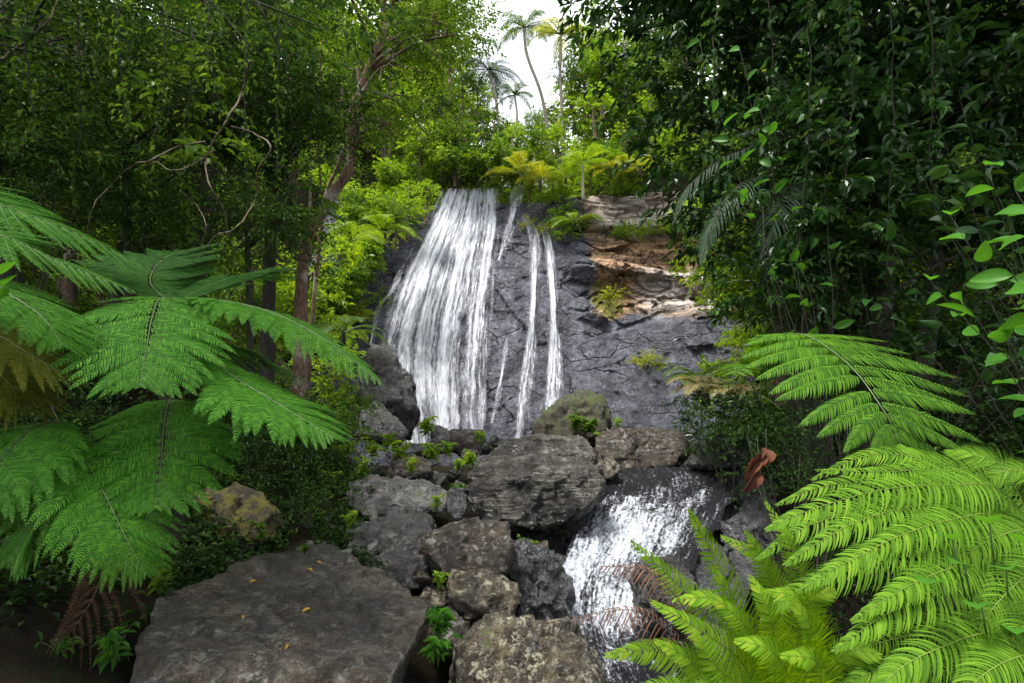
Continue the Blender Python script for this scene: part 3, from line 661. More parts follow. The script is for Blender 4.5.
# ------------------------------------------------------------------ fern fronds
def ribbon_tubes(mb, P, w, m):
    """P (n, s, 3) thin tapering three-sided stems"""
    n, s, _ = P.shape; T = nz(np.gradient(P, axis=1)); S = nz(np.cross(T, Z + .01)); N = np.cross(S, T)
    a = np.arange(3) / 3 * 2 * PI; ww = (w * np.linspace(1, .35, s))[None, :, None, None] if np.ndim(w) == 0 else (w[:, None] * np.linspace(1, .35, s))[:, :, None, None]
    V = P[:, :, None] + (np.cos(a)[:, None] * S[:, :, None] + np.sin(a)[:, None] * N[:, :, None]) * ww
    i = (np.arange(n)[:, None, None] * s + np.arange(s - 1)[None, :, None]) * 3 + np.arange(3); j = (np.arange(n)[:, None, None] * s + np.arange(s - 1)[None, :, None]) * 3 + (np.arange(3) + 1) % 3
    mb.add(V, np.stack([i, j, j + 3, i + 3], -1).reshape(-1, 4), m)
def strips(mb, B, D, Fw, Nn, ln, wd, m=0, curve=.25, droop=.2, st=4, cup=.12):
    n = len(B); t = np.array([0, .3, .7, 1.])[:st] if st == 4 else np.array([0, .2, .45, .7, .88, 1.])
    hw = np.array([.75, 1, .68, .04]) if st == 4 else np.array([.7, 1, .95, .72, .4, .03])
    C = B[:, None] + ln[:, None, None] * (t[None, :, None] * D[:, None] + curve * (t ** 2)[None, :, None] * Fw[:, None] - droop * (t ** 2)[None, :, None] * Z)
    s = Fw[:, None] * (hw[None, :, None] * wd[:, None, None]) * .5
    c = Nn[:, None] * (cup * hw[None, :, None] * wd[:, None, None])
    k = len(t)
    V = np.stack([C - s - c, C + s - c], 2).reshape(n, 2 * k, 3)
    q = np.arange(k - 1) * 2; Fc = np.stack([q, q + 1, q + 3, q + 2], 1)
    mb.add(V, (Fc[None] + (np.arange(n) * 2 * k)[:, None, None]).reshape(-1, 4), m)
def env(s, pk=.35, tip=1.3):
    return np.where(s < pk, (.35 + .65 * np.sin(s / pk * PI / 2)), np.maximum(0, 1 - ((s - pk) / (1 - pk)) ** tip) ** .85)
def frond_mesh(mb, C, up, W, npair=20, nsub=22, ratio=.16, droop=.25, s0=.15, pk=.35, ang=18, rng=R, curve=.3, pdroop=.1, stem=.008, fill=.92, st=4, tip=1.3, fwd=.25, subcurve=.3):
    """compound frond along path C. nsub=0 gives single leaflets"""
    n = len(C); s = np.linspace(0, 1, n); T = nz(np.gradient(C, axis=0))
    up = np.asarray(up, float); S = nz(np.cross(T, np.broadcast_to(up, T.shape))); N = nz(np.cross(S, T))
    si = s0 + (1 - s0) * (np.linspace(0, 1, npair) ** 1.06) * .985
    Lc = np.linalg.norm(np.diff(C, axis=0), axis=1).sum()
    def I(A, x): return np.stack([np.interp(x, s, A[:, k]) for k in range(3)], -1)
    tube(mb, C, np.linspace(stem, stem * .25, n), 5, 1)
    allP = []; 
    for sg in (-1, 1):
        x = np.clip(si + rng.normal(size=npair) * .004, 0, .995)
        Pb, Tb, Sb, Nb = I(C, x), nz(I(T, x)), nz(I(S, x)) * sg, nz(I(N, x))
        w = W * env((x - s0) / (1 - s0), pk, tip) * rng.uniform(.93, 1.05, npair) + .01
        a = np.radians(ang + 30 * ((x - s0) / (1 - s0)) ** 2 + rng.normal(size=npair) * 2.5)[:, None]
        D = nz(np.cos(a) * Sb + np.sin(a) * Tb + Nb * .05 + rng.normal(size=(npair, 3)) * .03)
        gap = Lc * (1 - s0) / npair
        dr = droop * rng.uniform(.7, 1.3, npair)
        if nsub == 0:
            strips(mb, Pb, D, nz(Tb - (Tb * D).sum(1, keepdims=True) * D), Nb, w, np.minimum(np.full(npair, gap * fill), w * .4 + .002) * rng.uniform(.8, 1.1, npair), 0, curve * fwd * 1.3, dr.mean() * .9, 6 if st > 4 else 4)
            continue
        t = np.linspace(0, 1, 8)
        PP = Pb[:, None] + w[:, None, None] * (t[None, :, None] * D[:, None] + (fwd * t ** 2)[None, :, None] * Tb[:, None]) - (dr * w)[:, None, None] * (t ** 2)[None, :, None] * Z
        allP.append((PP, w))
        TT = nz(np.gradient(PP, axis=1))
        # pinnules
        m = nsub; tt = .04 + .95 * np.linspace(0, 1, m)
        idx = tt * 7; i0 = np.minimum(idx.astype(int), 6); f = (idx - i0)[None, :, None]
        Bq = PP[:, i0] * (1 - f) + PP[:, i0 + 1] * f; Tq = nz(TT[:, i0] * (1 - f) + TT[:, i0 + 1] * f)
        for sd in (-1, 1):
            Sq = nz(np.cross(Tq, np.broadcast_to(Nb[:, None], Tq.shape))) * sd; Nq = nz(np.cross(Sq, Tq)) * sd
            e = (.5 + .5 * np.sin(np.minimum(tt / .3, 1) * PI / 2)) * np.maximum(0, 1 - np.maximum(0, (tt - .3) / .7) ** 1.5) ** .8 + .03
            l = (w[:, None] ** .6 * W ** .4 * ratio * e[None]) * rng.uniform(.9, 1.08, (npair, m))
            a2 = np.radians(14 + 22 * tt)[None, :, None]
            Dq = nz(np.cos(a2) * Sq + np.sin(a2) * Tq + rng.normal(size=Sq.shape) * .04)
            Fq = nz(Tq - (Tq * Dq).sum(-1, keepdims=True) * Dq)
            gq = (w[:, None] / m) * np.ones((1, m)) * fill
            strips(mb, Bq.reshape(-1, 3), Dq.reshape(-1, 3), Fq.reshape(-1, 3), nz(np.cross(Dq, Fq)).reshape(-1, 3) * 1., l.ravel(), np.minimum(gq, l * .45 + .001).ravel(), 0, subcurve, pdroop, st)
    if allP:
        for PP, w in allP: ribbon_tubes(mb, PP, stem * .3, 1)
def frond(root, base, P, lm, stem_m='stem_green', up=(0, 0, 1), name='frond', label=None, origin=None, **kw):
    mb = MB(); C = spline([np.asarray(p, float) for p in P], 34)
    frond_mesh(mb, C, up, **kw)
    o = mb.build(name, [M[lm], M[stem_m]], root, origin=base, smooth=False)
    if label: o['label'] = label
    return o
def A(*pp): return [at(*p) for p in pp]

# ---- left tree ferns -------------------------------------------------
rf = np.random.default_rng(21)
b1 = at(165, 430, 4.4)
f1 = empty('tree_fern', b1 - Z * .9, 'large green tree fern spreading fronds from its crown left of the slab', 'tree fern'); base1 = b1 - Z * .9
tb = MB(); tube(tb, spline([base1, b1 - Z * .2 + [.0, 0.1, 0], at(172, 312, 4.5)], 16), np.linspace(.11, .07, 16), 12, 0, .35); tb.build('trunk', M['bark_dark'], f1, origin=base1)
K = dict(rng=rf, stem=.006)
crown = (172, 305, 4.5)
def FL(P, lm='fern_left', **kw):
    d = dict(npair=22, nsub=30, ratio=.17, droop=.22, fill=.78, tip=1.5, **K); d.update(kw); d['W'] *= 1.1; d['npair'] = int(d['npair'] * 1.35)
    return frond(f1, base1, A(*P), lm, **d)
FL([crown, (160, 298, 4.2), (152, 318, 3.8), (146, 350, 3.45), (140, 385, 3.25)], W=.50, s0=.12, pk=.4, npair=18, droop=.18)
FL([crown, (215, 300, 4.4), (270, 312, 4.2), (325, 340, 4.0), (382, 384, 3.8)], W=.42, s0=.05, pk=.35, npair=26, droop=.35)
FL([crown, (190, 330, 4.1), (225, 370, 3.8), (275, 402, 3.55), (334, 438, 3.4)], W=.44, s0=.42, pk=.35, npair=20, droop=.25)
FL([(172, 396, 4.5), (168, 404, 4.15), (164, 424, 3.8), (161, 462, 3.45), (156, 508, 3.2)], W=.47, s0=.14, pk=.4, npair=17, droop=.2)
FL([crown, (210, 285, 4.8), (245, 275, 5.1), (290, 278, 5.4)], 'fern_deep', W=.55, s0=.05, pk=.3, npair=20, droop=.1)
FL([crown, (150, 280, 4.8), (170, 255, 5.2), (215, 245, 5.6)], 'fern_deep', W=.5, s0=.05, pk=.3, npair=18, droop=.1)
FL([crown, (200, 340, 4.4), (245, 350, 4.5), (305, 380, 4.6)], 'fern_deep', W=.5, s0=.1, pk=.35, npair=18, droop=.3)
FL([(60, 430, 3.6), (80, 450, 3.4), (100, 485, 3.2), (122, 530, 3.05), (146, 575, 3.0)], W=.33, s0=.2, pk=.35, npair=18, droop=.3)
FL([(60, 420, 3.6), (70, 450, 3.4), (55, 490, 3.2), (30, 525, 3.1), (8, 565, 3.0)], W=.33, s0=.2, pk=.35, npair=18, droop=.25)
FL([(60, 420, 3.6), (30, 430, 3.3), (0, 460, 3.1), (-30, 500, 2.9)], W=.4, s0=.05, pk=.35, npair=16, droop=.3)
b2 = at(-120, 420, 3.9); base2 = b2 - Z * .9
f2 = empty('tree_fern', base2, 'tree fern at the left edge with long bright fronds arching in from above', 'tree fern')
tb = MB(); tube(tb, spline([base2, b2, at(-110, 300, 3.9)], 14), np.linspace(.11, .08, 14), 12, 0, .3); tb.build('trunk', M['bark_dark'], f2, origin=base2)
def FR(P, lm='fern_left', **kw):
    d = dict(npair=24, nsub=30, ratio=.17, droop=.18, fill=.78, tip=1.7, **K); d.update(kw); d['W'] *= 1.1; d['npair'] = int(d['npair'] * 1.3)
    return frond(f2, base2, A(*P), lm, **d)
FR([(-110, 300, 3.9), (-60, 190, 3.9), (0, 205, 4.0), (80, 235, 4.3), (160, 275, 4.7)], W=.40, s0=.15, droop=.25, up=(.1, -.5, 1))
FR([(-110, 300, 3.9), (-60, 235, 3.6), (0, 235, 3.6), (60, 262, 3.8), (135, 292, 4.0)], W=.30, s0=.15, droop=.25, up=(.1, -.4, 1))
FR([(-110, 300, 3.9), (-60, 270, 3.5), (-10, 285, 3.3), (40, 315, 3.2), (62, 345, 3.15)], W=.38, s0=.15, droop=.2, npair=20)
FR([(-110, 300, 3.9), (-60, 300, 3.5), (-10, 330, 3.3), (40, 360, 3.3), (88, 385, 3.4)], 'fern_olive', label='old olive-brown frond hanging under the green ones', W=.36, s0=.15, droop=.3, npair=20)
FR([(-110, 300, 3.9), (-60, 330, 3.6), (-20, 360, 3.4), (10, 385, 3.3), (22, 410, 3.3)], 'fern_olive', label='yellow-brown ageing frond at the edge', W=.34, s0=.15, droop=.3, npair=18)
# brown dead frond hanging
dd = frond(f1, base1, A((90, 520, 3.3), (100, 545, 3.25), (100, 580, 3.2), (80, 620, 3.15), (62, 640, 3.15)), 'fern_dead', 'stem_brown', name='dead_frond', label='curled dark brown dead frond hanging down', up=(.3, -1, .3),
           W=.22, npair=14, nsub=22, ratio=.10, droop=1.1, s0=.05, rng=rf, stem=.006, fwd=.5, curve=.5)

# ---- right: arching fern above the cascade bank ----------------------
b3 = at(800, 395, 5.1)
base3 = np.array([b3[0], b3[1], float(ground_h(b3[0], b3[1])) - .1])
f3 = empty('fern', base3, 'bright green fern with one broad arching frond under the dark tree on the right', 'fern')
def F3(P, lm='fern_mid', **kw):
    d = dict(rng=rf, stem=.008, npair=15, nsub=24, ratio=.2, droop=.15); d.update(kw)
    return frond(f3, base3, A(*P), lm, **d)
F3([(760, 400, 5.1), (768, 348, 5.0), (800, 334, 4.6), (846, 362, 4.0), (882, 408, 3.6), (902, 446, 3.45)], W=.70, s0=.28, pk=.35, npair=15, fwd=.10, ang=6, tip=1.8, nsub=34, ratio=.15, fill=.7, pdroop=.35)
F3([(770, 400, 5.1), (768, 360, 5.1), (790, 340, 4.9), (815, 350, 4.6), (840, 375, 4.4)], W=.62, s0=.2, pk=.35, npair=15, ang=6, nsub=28, pdroop=.3, ratio=.15)
F3([(770, 400, 5.1), (760, 370, 5.1), (750, 365, 4.9), (735, 375, 4.6)], W=.3, s0=.25, pk=.35, npair=11)

# ---- right foreground bright ferns -----------------------------------
b4 = at(1010, 640, 2.9)
base4 = np.array([b4[0], b4[1], float(ground_h(b4[0], b4[1])) - .05])
f4 = empty('fern', base4, 'big lime-green fern filling the lower right corner', 'fern', )
def F4(P, lm='fern_right', **kw):
    d = dict(rng=rf, stem=.003, npair=84, nsub=0, st=6, fill=.66, fwd=.4, ang=12, s0=.02, pk=.3, tip=1.05, curve=.9, up=(.05, -.65, .75)); d.update(kw); d['npair'] = 104; d['W'] *= .86
    return frond(f4, base4, A(*P), lm, 'stem_lime', **d)
# each long feather of the frond
h4 = (1040, 540, 2.9)
F4([h4, (985, 505, 2.75), (920, 505, 2.6), (850, 525, 2.45), (782, 566, 2.35)], W=.20)
F4([h4, (985, 535, 2.6), (925, 540, 2.45), (860, 556, 2.35), (796, 592, 2.25)], W=.19)
F4([h4, (1000, 575, 2.5), (950, 590, 2.3), (890, 612, 2.2), (832, 652, 2.1)], W=.19)
F4([(1060, 600, 2.5), (1010, 625, 2.2), (960, 640, 2.05), (905, 665, 2.0), (868, 700, 1.95)], W=.17)
F4([h4, (980, 480, 2.95), (930, 470, 2.9), (880, 472, 2.8), (815, 470, 2.7)], W=.17, npair=30)
F4([h4, (985, 495, 3.0), (945, 475, 3.1), (915, 455, 3.2), (900, 444, 3.3)], W=.20, npair=26)
F4([h4, (1000, 490, 2.8), (950, 485, 2.7), (880, 490, 2.6), (805, 512, 2.5), (765, 530, 2.45)], W=.18)
F4([(1080, 520, 2.7), (1050, 480, 2.75), (1010, 470, 2.8), (980, 488, 2.85)], W=.16, npair=24)
F4([h4, (1000, 515, 2.7), (950, 520, 2.5), (890, 540, 2.4), (830, 575, 2.3)], W=.18)
F4([h4, (1000, 555, 2.6), (960, 565, 2.4), (910, 585, 2.25), (850, 622, 2.15)], W=.18)
F4([h4, (1005, 470, 2.95), (975, 455, 3.0), (945, 450, 3.1)], W=.18, npair=34)
F4([h4, (990, 480, 3.1), (930, 460, 3.1), (870, 455, 3.1), (810, 480, 3.0)], W=.17)
F4([(1060, 600, 2.6), (1010, 640, 2.4), (950, 670, 2.3), (880, 670, 2.3), (840, 690, 2.3)], W=.17)
F4([(1090, 600, 2.2), (1060, 600, 2.1), (1020, 630, 2.0), (985, 690, 1.95)], W=.17)
F4([(1090, 560, 2.6), (1040, 530, 2.6), (990, 540, 2.5), (940, 575, 2.4)], W=.18)
F4([h4, (960, 520, 2.95), (880, 510, 2.9), (810, 525, 2.85), (755, 560, 2.8)], W=.18)
F4([h4, (950, 560, 2.85), (870, 565, 2.8), (800, 590, 2.75), (760, 622, 2.7)], W=.18)
F4([(1040, 640, 2.7), (960, 630, 2.6), (890, 640, 2.5), (820, 665, 2.45)], W=.18)
F4([h4, (970, 500, 3.1), (900, 485, 3.1), (830, 485, 3.1), (775, 505, 3.05)], W=.18)
F4([(1080, 640, 2.3), (1040, 650, 2.0), (990, 670, 1.9), (950, 710, 1.85)], W=.18)
F4([(1080, 560, 2.4), (1050, 560, 2.3), (1000, 600, 2.15), (960, 660, 2.1)], W=.17)
b5 = at(770, 720, 2.9)
base5 = np.array([b5[0], b5[1], float(ground_h(b5[0], b5[1])) - .05])
f5 = empty('fern', base5, 'yellow-green fern fanning up over the stream, bottom centre right', 'fern')
def F5(P, lm='fern_yellow', stem_m='stem_lime', **kw):
    d = dict(rng=rf, stem=.003, npair=66, nsub=0, st=6, fill=.62, curve=.8, fwd=.35, s0=.08, pk=.3, ang=15, tip=1.05, up=(0, -.8, .6)); d.update(kw); d['W'] *= .9; d['npair'] = 84
    return frond(f5, base5, A(*P), lm, stem_m, **d)
h5 = (775, 740, 2.9)
F5([h5, (760, 670, 2.9), (735, 600, 2.85), (708, 545, 2.8), (688, 508, 2.75)], W=.17)
F5([h5, (745, 680, 2.8), (710, 620, 2.7), (668, 575, 2.65), (630, 540, 2.6)], W=.17)
F5([h5, (735, 700, 2.7), (695, 665, 2.55), (650, 650, 2.5), (604, 655, 2.45)], W=.15)
F5([h5, (780, 660, 2.95), (775, 600, 2.95), (762, 560, 2.95), (745, 530, 2.95)], W=.17)
F5([h5, (790, 680, 2.7), (800, 630, 2.6), (812, 600, 2.55), (835, 590, 2.5)], W=.16)
F5([h5, (740, 720, 2.5), (700, 700, 2.4), (660, 690, 2.35), (615, 700, 2.3)], W=.15)
F5([h5, (760, 700, 2.6), (740, 660, 2.4), (700, 630, 2.3), (650, 600, 2.3)], W=.15)
F5([h5, (790, 720, 2.5), (790, 680, 2.35), (770, 650, 2.3), (735, 640, 2.3)], W=.16)
F5([h5, (800, 710, 2.6), (830, 670, 2.4), (850, 650, 2.35), (880, 655, 2.3)], W=.15)
F5([h5, (770, 690, 2.7), (760, 650, 2.55), (740, 620, 2.5), (705, 590, 2.5)], W=.15)
F5([h5, (760, 710, 2.5), (735, 690, 2.35), (700, 680, 2.3), (665, 720, 2.25)], W=.14)
F5([h5, (800, 690, 2.5), (815, 650, 2.35), (810, 625, 2.3), (790, 600, 2.3)], W=.14)
F5([h5, (800, 720, 2.4), (820, 690, 2.25), (815, 660, 2.2), (780, 655, 2.15)], W=.15)
F5([h5, (780, 670, 2.8), (800, 590, 2.8), (790, 545, 2.8), (765, 500, 2.85)], W=.15)
F5([h5, (765, 700, 2.8), (745, 650, 2.75), (730, 600, 2.7), (712, 565, 2.7)], W=.15)
F5([h5, (775, 690, 2.6), (775, 650, 2.5), (768, 610, 2.45), (750, 575, 2.5)], W=.15)
F5([h5, (740, 715, 2.45), (710, 690, 2.35), (690, 660, 2.3), (655, 640, 2.3)], W=.13)
F5([h5, (790, 680, 3.0), (780, 610, 3.0), (760, 560, 3.0), (720, 535, 3.0)], W=.16)
F5([h5, (770, 690, 2.7), (745, 640, 2.65), (715, 600, 2.6), (672, 600, 2.6)], W=.15)
F5([h5, (800, 690, 2.7), (820, 640, 2.65), (800, 600, 2.6), (765, 590, 2.6)], W=.15)
F5([h5, (770, 720, 2.45), (745, 690, 2.35), (715, 665, 2.3), (690, 625, 2.35)], W=.14)
for P_, lb_ in [([(720, 740, 2.5), (700, 640, 2.5), (655, 575, 2.5), (600, 566, 2.55)], 'thin rust-brown dead frond over the stream'), ([(720, 740, 2.45), (690, 660, 2.45), (640, 612, 2.45), (572, 618, 2.5)], 'lower rust-brown dead frond over the stream')]:
    C_ = spline(A(*P_), 34); mb = MB(); frond_mesh(mb, C_, (0, -.6, .8), W=.09, npair=26, nsub=0, st=6, fill=.26, s0=.3, droop=.8, curve=.6, rng=rf, stem=.004, tip=1.2)
    o = mb.build('dead_frond', [M['fern_rust'], M['stem_brown']], f5, origin=base5, smooth=False); o['label'] = lb_

# ------------------------------------------------------------------ broad leaved plants
def rosette(name, label, base, leaves_, lm, cat='plant', group=None, fold=.15, curl=.2, wr=.4, stemr=.006):
    base = np.asarray(base, float)
    root = empty(name, base, label, cat, group)
    for (tip, ln) in leaves_:
        tip = np.asarray(tip, float); v = tip - base; d = nz(v * [1, 1, .25]); st = tip - d * ln
        sb = MB(); tube(sb, bez([base, base * .3 + st * .7 + Z * .1, st], 8), np.linspace(stemr, stemr * .6, 8), 5); sb.build('stalk', M['stem_green'], root, origin=base)
        mb = MB(); leafs(mb, st[None], d[None], nz(Z + R.normal(size=3) * .2)[None], ln, ln * wr, 2, 0, fold, curl); mb.build('leaf', M[lm], root, origin=base)
    return root
g = lambda px, py, d: np.array([at(px, py, d)[0], at(px, py, d)[1], float(ground_h(at(px, py, d)[0], at(px, py, d)[1])) - .03])
rosette('broadleaf_plant', 'soft green broad-leaved plant growing through the lime-green fern', g(1010, 600, 2.7), [(at(*p), l) for p, l in
        [((940, 528, 2.15), .15), ((925, 575, 2.0), .17), ((975, 600, 1.95), .15), ((1005, 560, 2.0), .17), ((955, 556, 2.1), .14), ((1030, 530, 2.1), .17), ((1015, 625, 1.95), .15), ((985, 510, 2.2), .14)]], 'leaf_broad', wr=.62)
rosette('broadleaf_plant', 'little bright-leaved plant hanging at the left edge of the picture', g(-60, 330, 3.0), [(at(*p), l) for p, l in [((12, 258, 2.9), .12), ((6, 285, 2.9), .12), ((-10, 265, 2.9), .14), ((14, 272, 2.95), .1)]], 'leaf_broad', wr=.7)
def sprig(px, py, d, label, n=14, h=.22, leaf=.09, lm='leaf_broad', wr=.28, rng=rf, name='seedling', group=None):
    base = at(px, py, d); root = empty(name, base, label, 'small plant', group)
    sb = MB(); mb = MB()
    for s in range(4):
        e = base + np.array([rng.uniform(-.4, .4) * h, rng.uniform(-.4, .4) * h, h * rng.uniform(.7, 1.1)]); p = bez([base, base + Z * h * .5, e], 7)
        tube(sb, p, np.linspace(.004, .002, 7), 4)
        q = p[R.integers(2, 7, n)]; v = nz(rng.normal(size=(n, 3)) * [1, 1, .3] + Z * .15)
        leafs(mb, q, v, nz(Z + rng.normal(size=(n, 3)) * .3), leaf * rng.uniform(.6, 1.2, n), leaf * wr, 1, 0, .2, .25)
    sb.build('stem', M['stem_green'], root, origin=base); mb.build('foliage', M[lm], root, origin=base, smooth=False)
    return root
sprig(440, 640, 4.2, 'bright strappy seedling in the gap beside the huge slab', leaf=.11)
sprig(438, 668, 3.9, 'drooping seedling just below the bright strappy one', leaf=.10, n=10)
sprig(112, 672, 3.2, 'bright green seedling in the dark bottom left corner', leaf=.09)
sprig(60, 668, 3.2, 'smaller seedling further left in the dark corner', leaf=.07, n=8)
sprig(160, 598, 4.0, 'seedling at the left edge of the huge slab', leaf=.08, n=12, lm='leaf_mid')
sprig(150, 560, 4.3, 'low dark-leaved seedling above the left end of the slab', leaf=.08, lm='leaf_mid')
sprig(262, 545, 5.4, 'small plant at the foot of the yellow mossy rock', leaf=.07, lm='leaf_mid')
sprig(305, 555, 5.3, 'tiny plant growing at the rear rim of the huge slab', leaf=.05, h=.1, lm='leaf_mid')
sprig(425, 440, 10.4, 'fresh green plant among the stones by the waterfall foot', leaf=.16, h=.4, lm='leaf_bright', wr=.4)
sprig(432, 465, 9.4, 'yellow-green plant in the middle of the stone pile', leaf=.14, h=.35, lm='leaf_bright', wr=.4)
sprig(400, 462, 9.0, 'plant sprouting above the dark brown stone', leaf=.12, h=.3, lm='leaf_bright', wr=.4)
sprig(470, 470, 7.4, 'plant sprouting at the left shoulder of the striped boulder', leaf=.11, h=.25, lm='leaf_bright', wr=.4)
sprig(372, 462, 8.9, 'plant among grey stones below the fern fringe', leaf=.12, h=.3, lm='leaf_bright', wr=.4)
sprig(590, 438, 10.6, 'tuft of green on the mossy boulder', leaf=.14, h=.35, lm='leaf_mid', wr=.5, n=24)
sprig(575, 432, 10.7, 'low green tuft at the middle of the mossy boulder', leaf=.12, h=.3, lm='leaf_mid', wr=.5, n=24)
sprig(455, 500, 6.7, 'small plant beside the blue-grey stone', leaf=.08, h=.18, lm='leaf_mid', wr=.4)
sprig(522, 548, 5.7, 'small plant under the overhang of the striped boulder', leaf=.05, h=.1, lm='leaf_mid', wr=.5)

sp0 = sprig(0, 0, 1, 'x', leaf=.12, h=.28, lm='leaf_bright', wr=.4, n=12)
for i, (px, py, d, q) in enumerate([(388, 452, 9.4, 1), (412, 476, 8.3, .8), (448, 458, 9.6, .9), (458, 474, 8.2, .7), (345, 466, 8.9, 1.1), (364, 478, 8.0, .9), (330, 492, 7.6, .9), (436, 512, 6.4, .6), (350, 530, 6.2, .6), (318, 528, 6.4, .7), (480, 446, 11, .9), (602, 448, 10.4, 1), (618, 432, 10.6, .8), (440, 590, 4.9, .5), (530, 556, 5.8, .5)]):
    o = sp0 if i == 0 else copy_tree(sp0); o.location = at(px, py, d); o.scale = (q, q, q); o.rotation_euler = (0, 0, i * 1.7); tag(o, 'small fresh green plant sprouting from a gap in the boulder pile', 'small plant', 'plants sprouting from the boulder pile')
# fallen leaves
sfn = surf(slab); slabz = lambda px, py, d: sfn(px, py)
for (px, py, d, s, lb) in [(311, 610, 4.05, .05, 'yellow fallen leaf in the middle of the huge slab'), (307, 570, 4.9, .045, 'yellow fallen leaf near the back of the huge slab'), (316, 563, 5.05, .04, 'small ochre fallen leaf at the back rim of the slab'),
                           (242, 617, 4.0, .03, 'tiny yellow leaf on the left half of the slab'), (288, 646, 3.45, .03, 'tiny yellow leaf near the front of the slab'), (250, 584, 4.6, .05, 'pale brown fallen leaf on the upper left of the slab')]:
    mb = MB(); p = slabz(px, py, d); a = R.uniform(0, 6); leafs(mb, np.zeros((1, 3)), np.array([[math.cos(a), math.sin(a), 0.05]]), np.array([[.1, -.1, 1.]]), s * 1.5, s * .6, 2, 0, .3, .2)
    o = mb.build('fallen_leaf', M['leaf_litter']); o.location = p + Z * .008; tag(o, lb, 'leaf', 'fallen leaves on the slab')
mb = MB(); p = at(762, 448, 4.4); q = at(742, 490, 4.3); v_ = q - p; L_ = np.linalg.norm(v_)
for k_, (t_, l_, sx_) in enumerate([(0, .5, .5), (.3, .5, -.5), (.55, .5, .25), (.15, .45, -.2)]):
    leafs(mb, (v_ * t_)[None] + [[0, -.01 * k_, 0]], (nz(v_) + np.array([sx_ * .35, -.1, 0]))[None], np.array([[.5 * sx_, -1, .3]]), L_ * l_, .085, 2, 0, 1.3, .35)
o = mb.build('dead_leaf', M['leaf_rust']); o.location = p; tag(o, 'large reddish brown dead leaf hanging over the wet boulder', 'leaf')

# ------------------------------------------------------------------ trees
rt = np.random.default_rng(5)
def LP(px, py, d, r): return (at(px, py, d), r)
def scatter_lumps(poly, drange, n, rr, rng):
    """clumps spread through a region: poly = (x0,y0,x1,y1)"""
    out = []
    for _ in range(n):
        px = rng.uniform(poly[0], poly[2]); py = rng.uniform(poly[1], poly[3]); out.append(LP(px, py, rng.uniform(*drange), rng.uniform(*rr)))
    return out
def gz(p): return np.array([p[0], p[1], float(ground_h(p[0], p[1])) - .1])
# left, dense dark trees
def wall_tree(label, px, d, box, dr, n, rr, lm, leaf, dens, r0=.16, bark='bark_dark', name='broadleaf_tree', lod=0, extra_lumps=(), **kw):
    b = gz(at(px, 350, d)); top = at(px + rt.uniform(-20, 20), box[1], d)
    mid = (b + top) / 2 + rt.normal(size=3) * [.3, .3, 0]
    return tree(name, label, 'tree', [b, mid, top], r0, r0 * .3, scatter_lumps(box, dr, n, rr, rt) + list(extra_lumps), lm, bark, rt, leaf=leaf, dens=dens, lod=lod, **kw)
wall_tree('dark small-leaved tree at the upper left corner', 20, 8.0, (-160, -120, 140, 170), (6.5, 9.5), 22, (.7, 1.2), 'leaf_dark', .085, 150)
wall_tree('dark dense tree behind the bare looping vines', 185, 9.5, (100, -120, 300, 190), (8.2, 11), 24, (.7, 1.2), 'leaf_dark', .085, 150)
def high(x, y, z, n, r, k=1): return [(np.array([rt.uniform(*x), rt.uniform(*y), rt.uniform(*z)]), rt.uniform(*r)) for _ in range(n)]
b = gz((-8.2, 5.5))
tree('broadleaf_tree', 'tree whose crown spreads out of the picture over the left tree ferns', 'tree', [b, b + [.2, 0, 3], b + [.6, -.3, 6.5]], .16, .07, high((-7, -1.8), (1.5, 7.5), (5.2, 7.5), 26, (.7, 1.1)), 'leaf_dark', 'bark_dark', rt, leaf=.12, dens=42)
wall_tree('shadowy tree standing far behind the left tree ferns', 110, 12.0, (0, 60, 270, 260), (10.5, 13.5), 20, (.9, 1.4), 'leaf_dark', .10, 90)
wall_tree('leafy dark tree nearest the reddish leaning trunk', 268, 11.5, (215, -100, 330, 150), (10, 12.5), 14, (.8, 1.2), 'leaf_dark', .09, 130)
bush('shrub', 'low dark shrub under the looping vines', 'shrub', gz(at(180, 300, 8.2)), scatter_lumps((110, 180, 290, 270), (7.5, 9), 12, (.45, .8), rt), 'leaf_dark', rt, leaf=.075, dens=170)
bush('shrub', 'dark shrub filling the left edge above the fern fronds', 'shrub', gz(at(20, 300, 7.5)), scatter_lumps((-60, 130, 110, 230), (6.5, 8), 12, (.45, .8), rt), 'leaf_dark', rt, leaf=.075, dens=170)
bush('shrub', 'dense dark shrub between the tree ferns and the boulder pile', 'shrub', gz(at(270, 500, 7.5)), scatter_lumps((225, 455, 345, 510), (7, 8.5), 10, (.25, .45), rt), 'leaf_shaded', rt, leaf=.06, dens=330)
bush('shrub', 'pitch-dark undergrowth shrub beneath the left tree fern', 'shrub', gz(at(90, 520, 5.6)), scatter_lumps((-40, 400, 200, 560), (5.3, 6.5), 14, (.35, .6), rt), 'leaf_shaded', rt, leaf=.06, dens=120)
bush('shrub', 'dark shrub on the bank behind the yellow mossy rock', 'shrub', gz(at(235, 470, 6.8)), scatter_lumps((200, 430, 300, 490), (6.4, 7.6), 12, (.25, .45), rt), 'leaf_shaded', rt, leaf=.06, dens=330)
bush('shrub', 'shrub under the tip of the longest left fern frond', 'shrub', gz(at(330, 430, 9.5)), scatter_lumps((300, 390, 365, 455), (9, 10.5), 10, (.3, .5), rt), 'leaf_mid', rt, leaf=.09, dens=200)
bush('shrub', 'dark low shrub between the yellow mossy rock and the grey wedge boulder', 'shrub', gz(at(290, 540, 6.2)), scatter_lumps((250, 488, 340, 528), (6.0, 6.6), 12, (.16, .28), rt), 'leaf_shaded', rt, leaf=.05, dens=420)
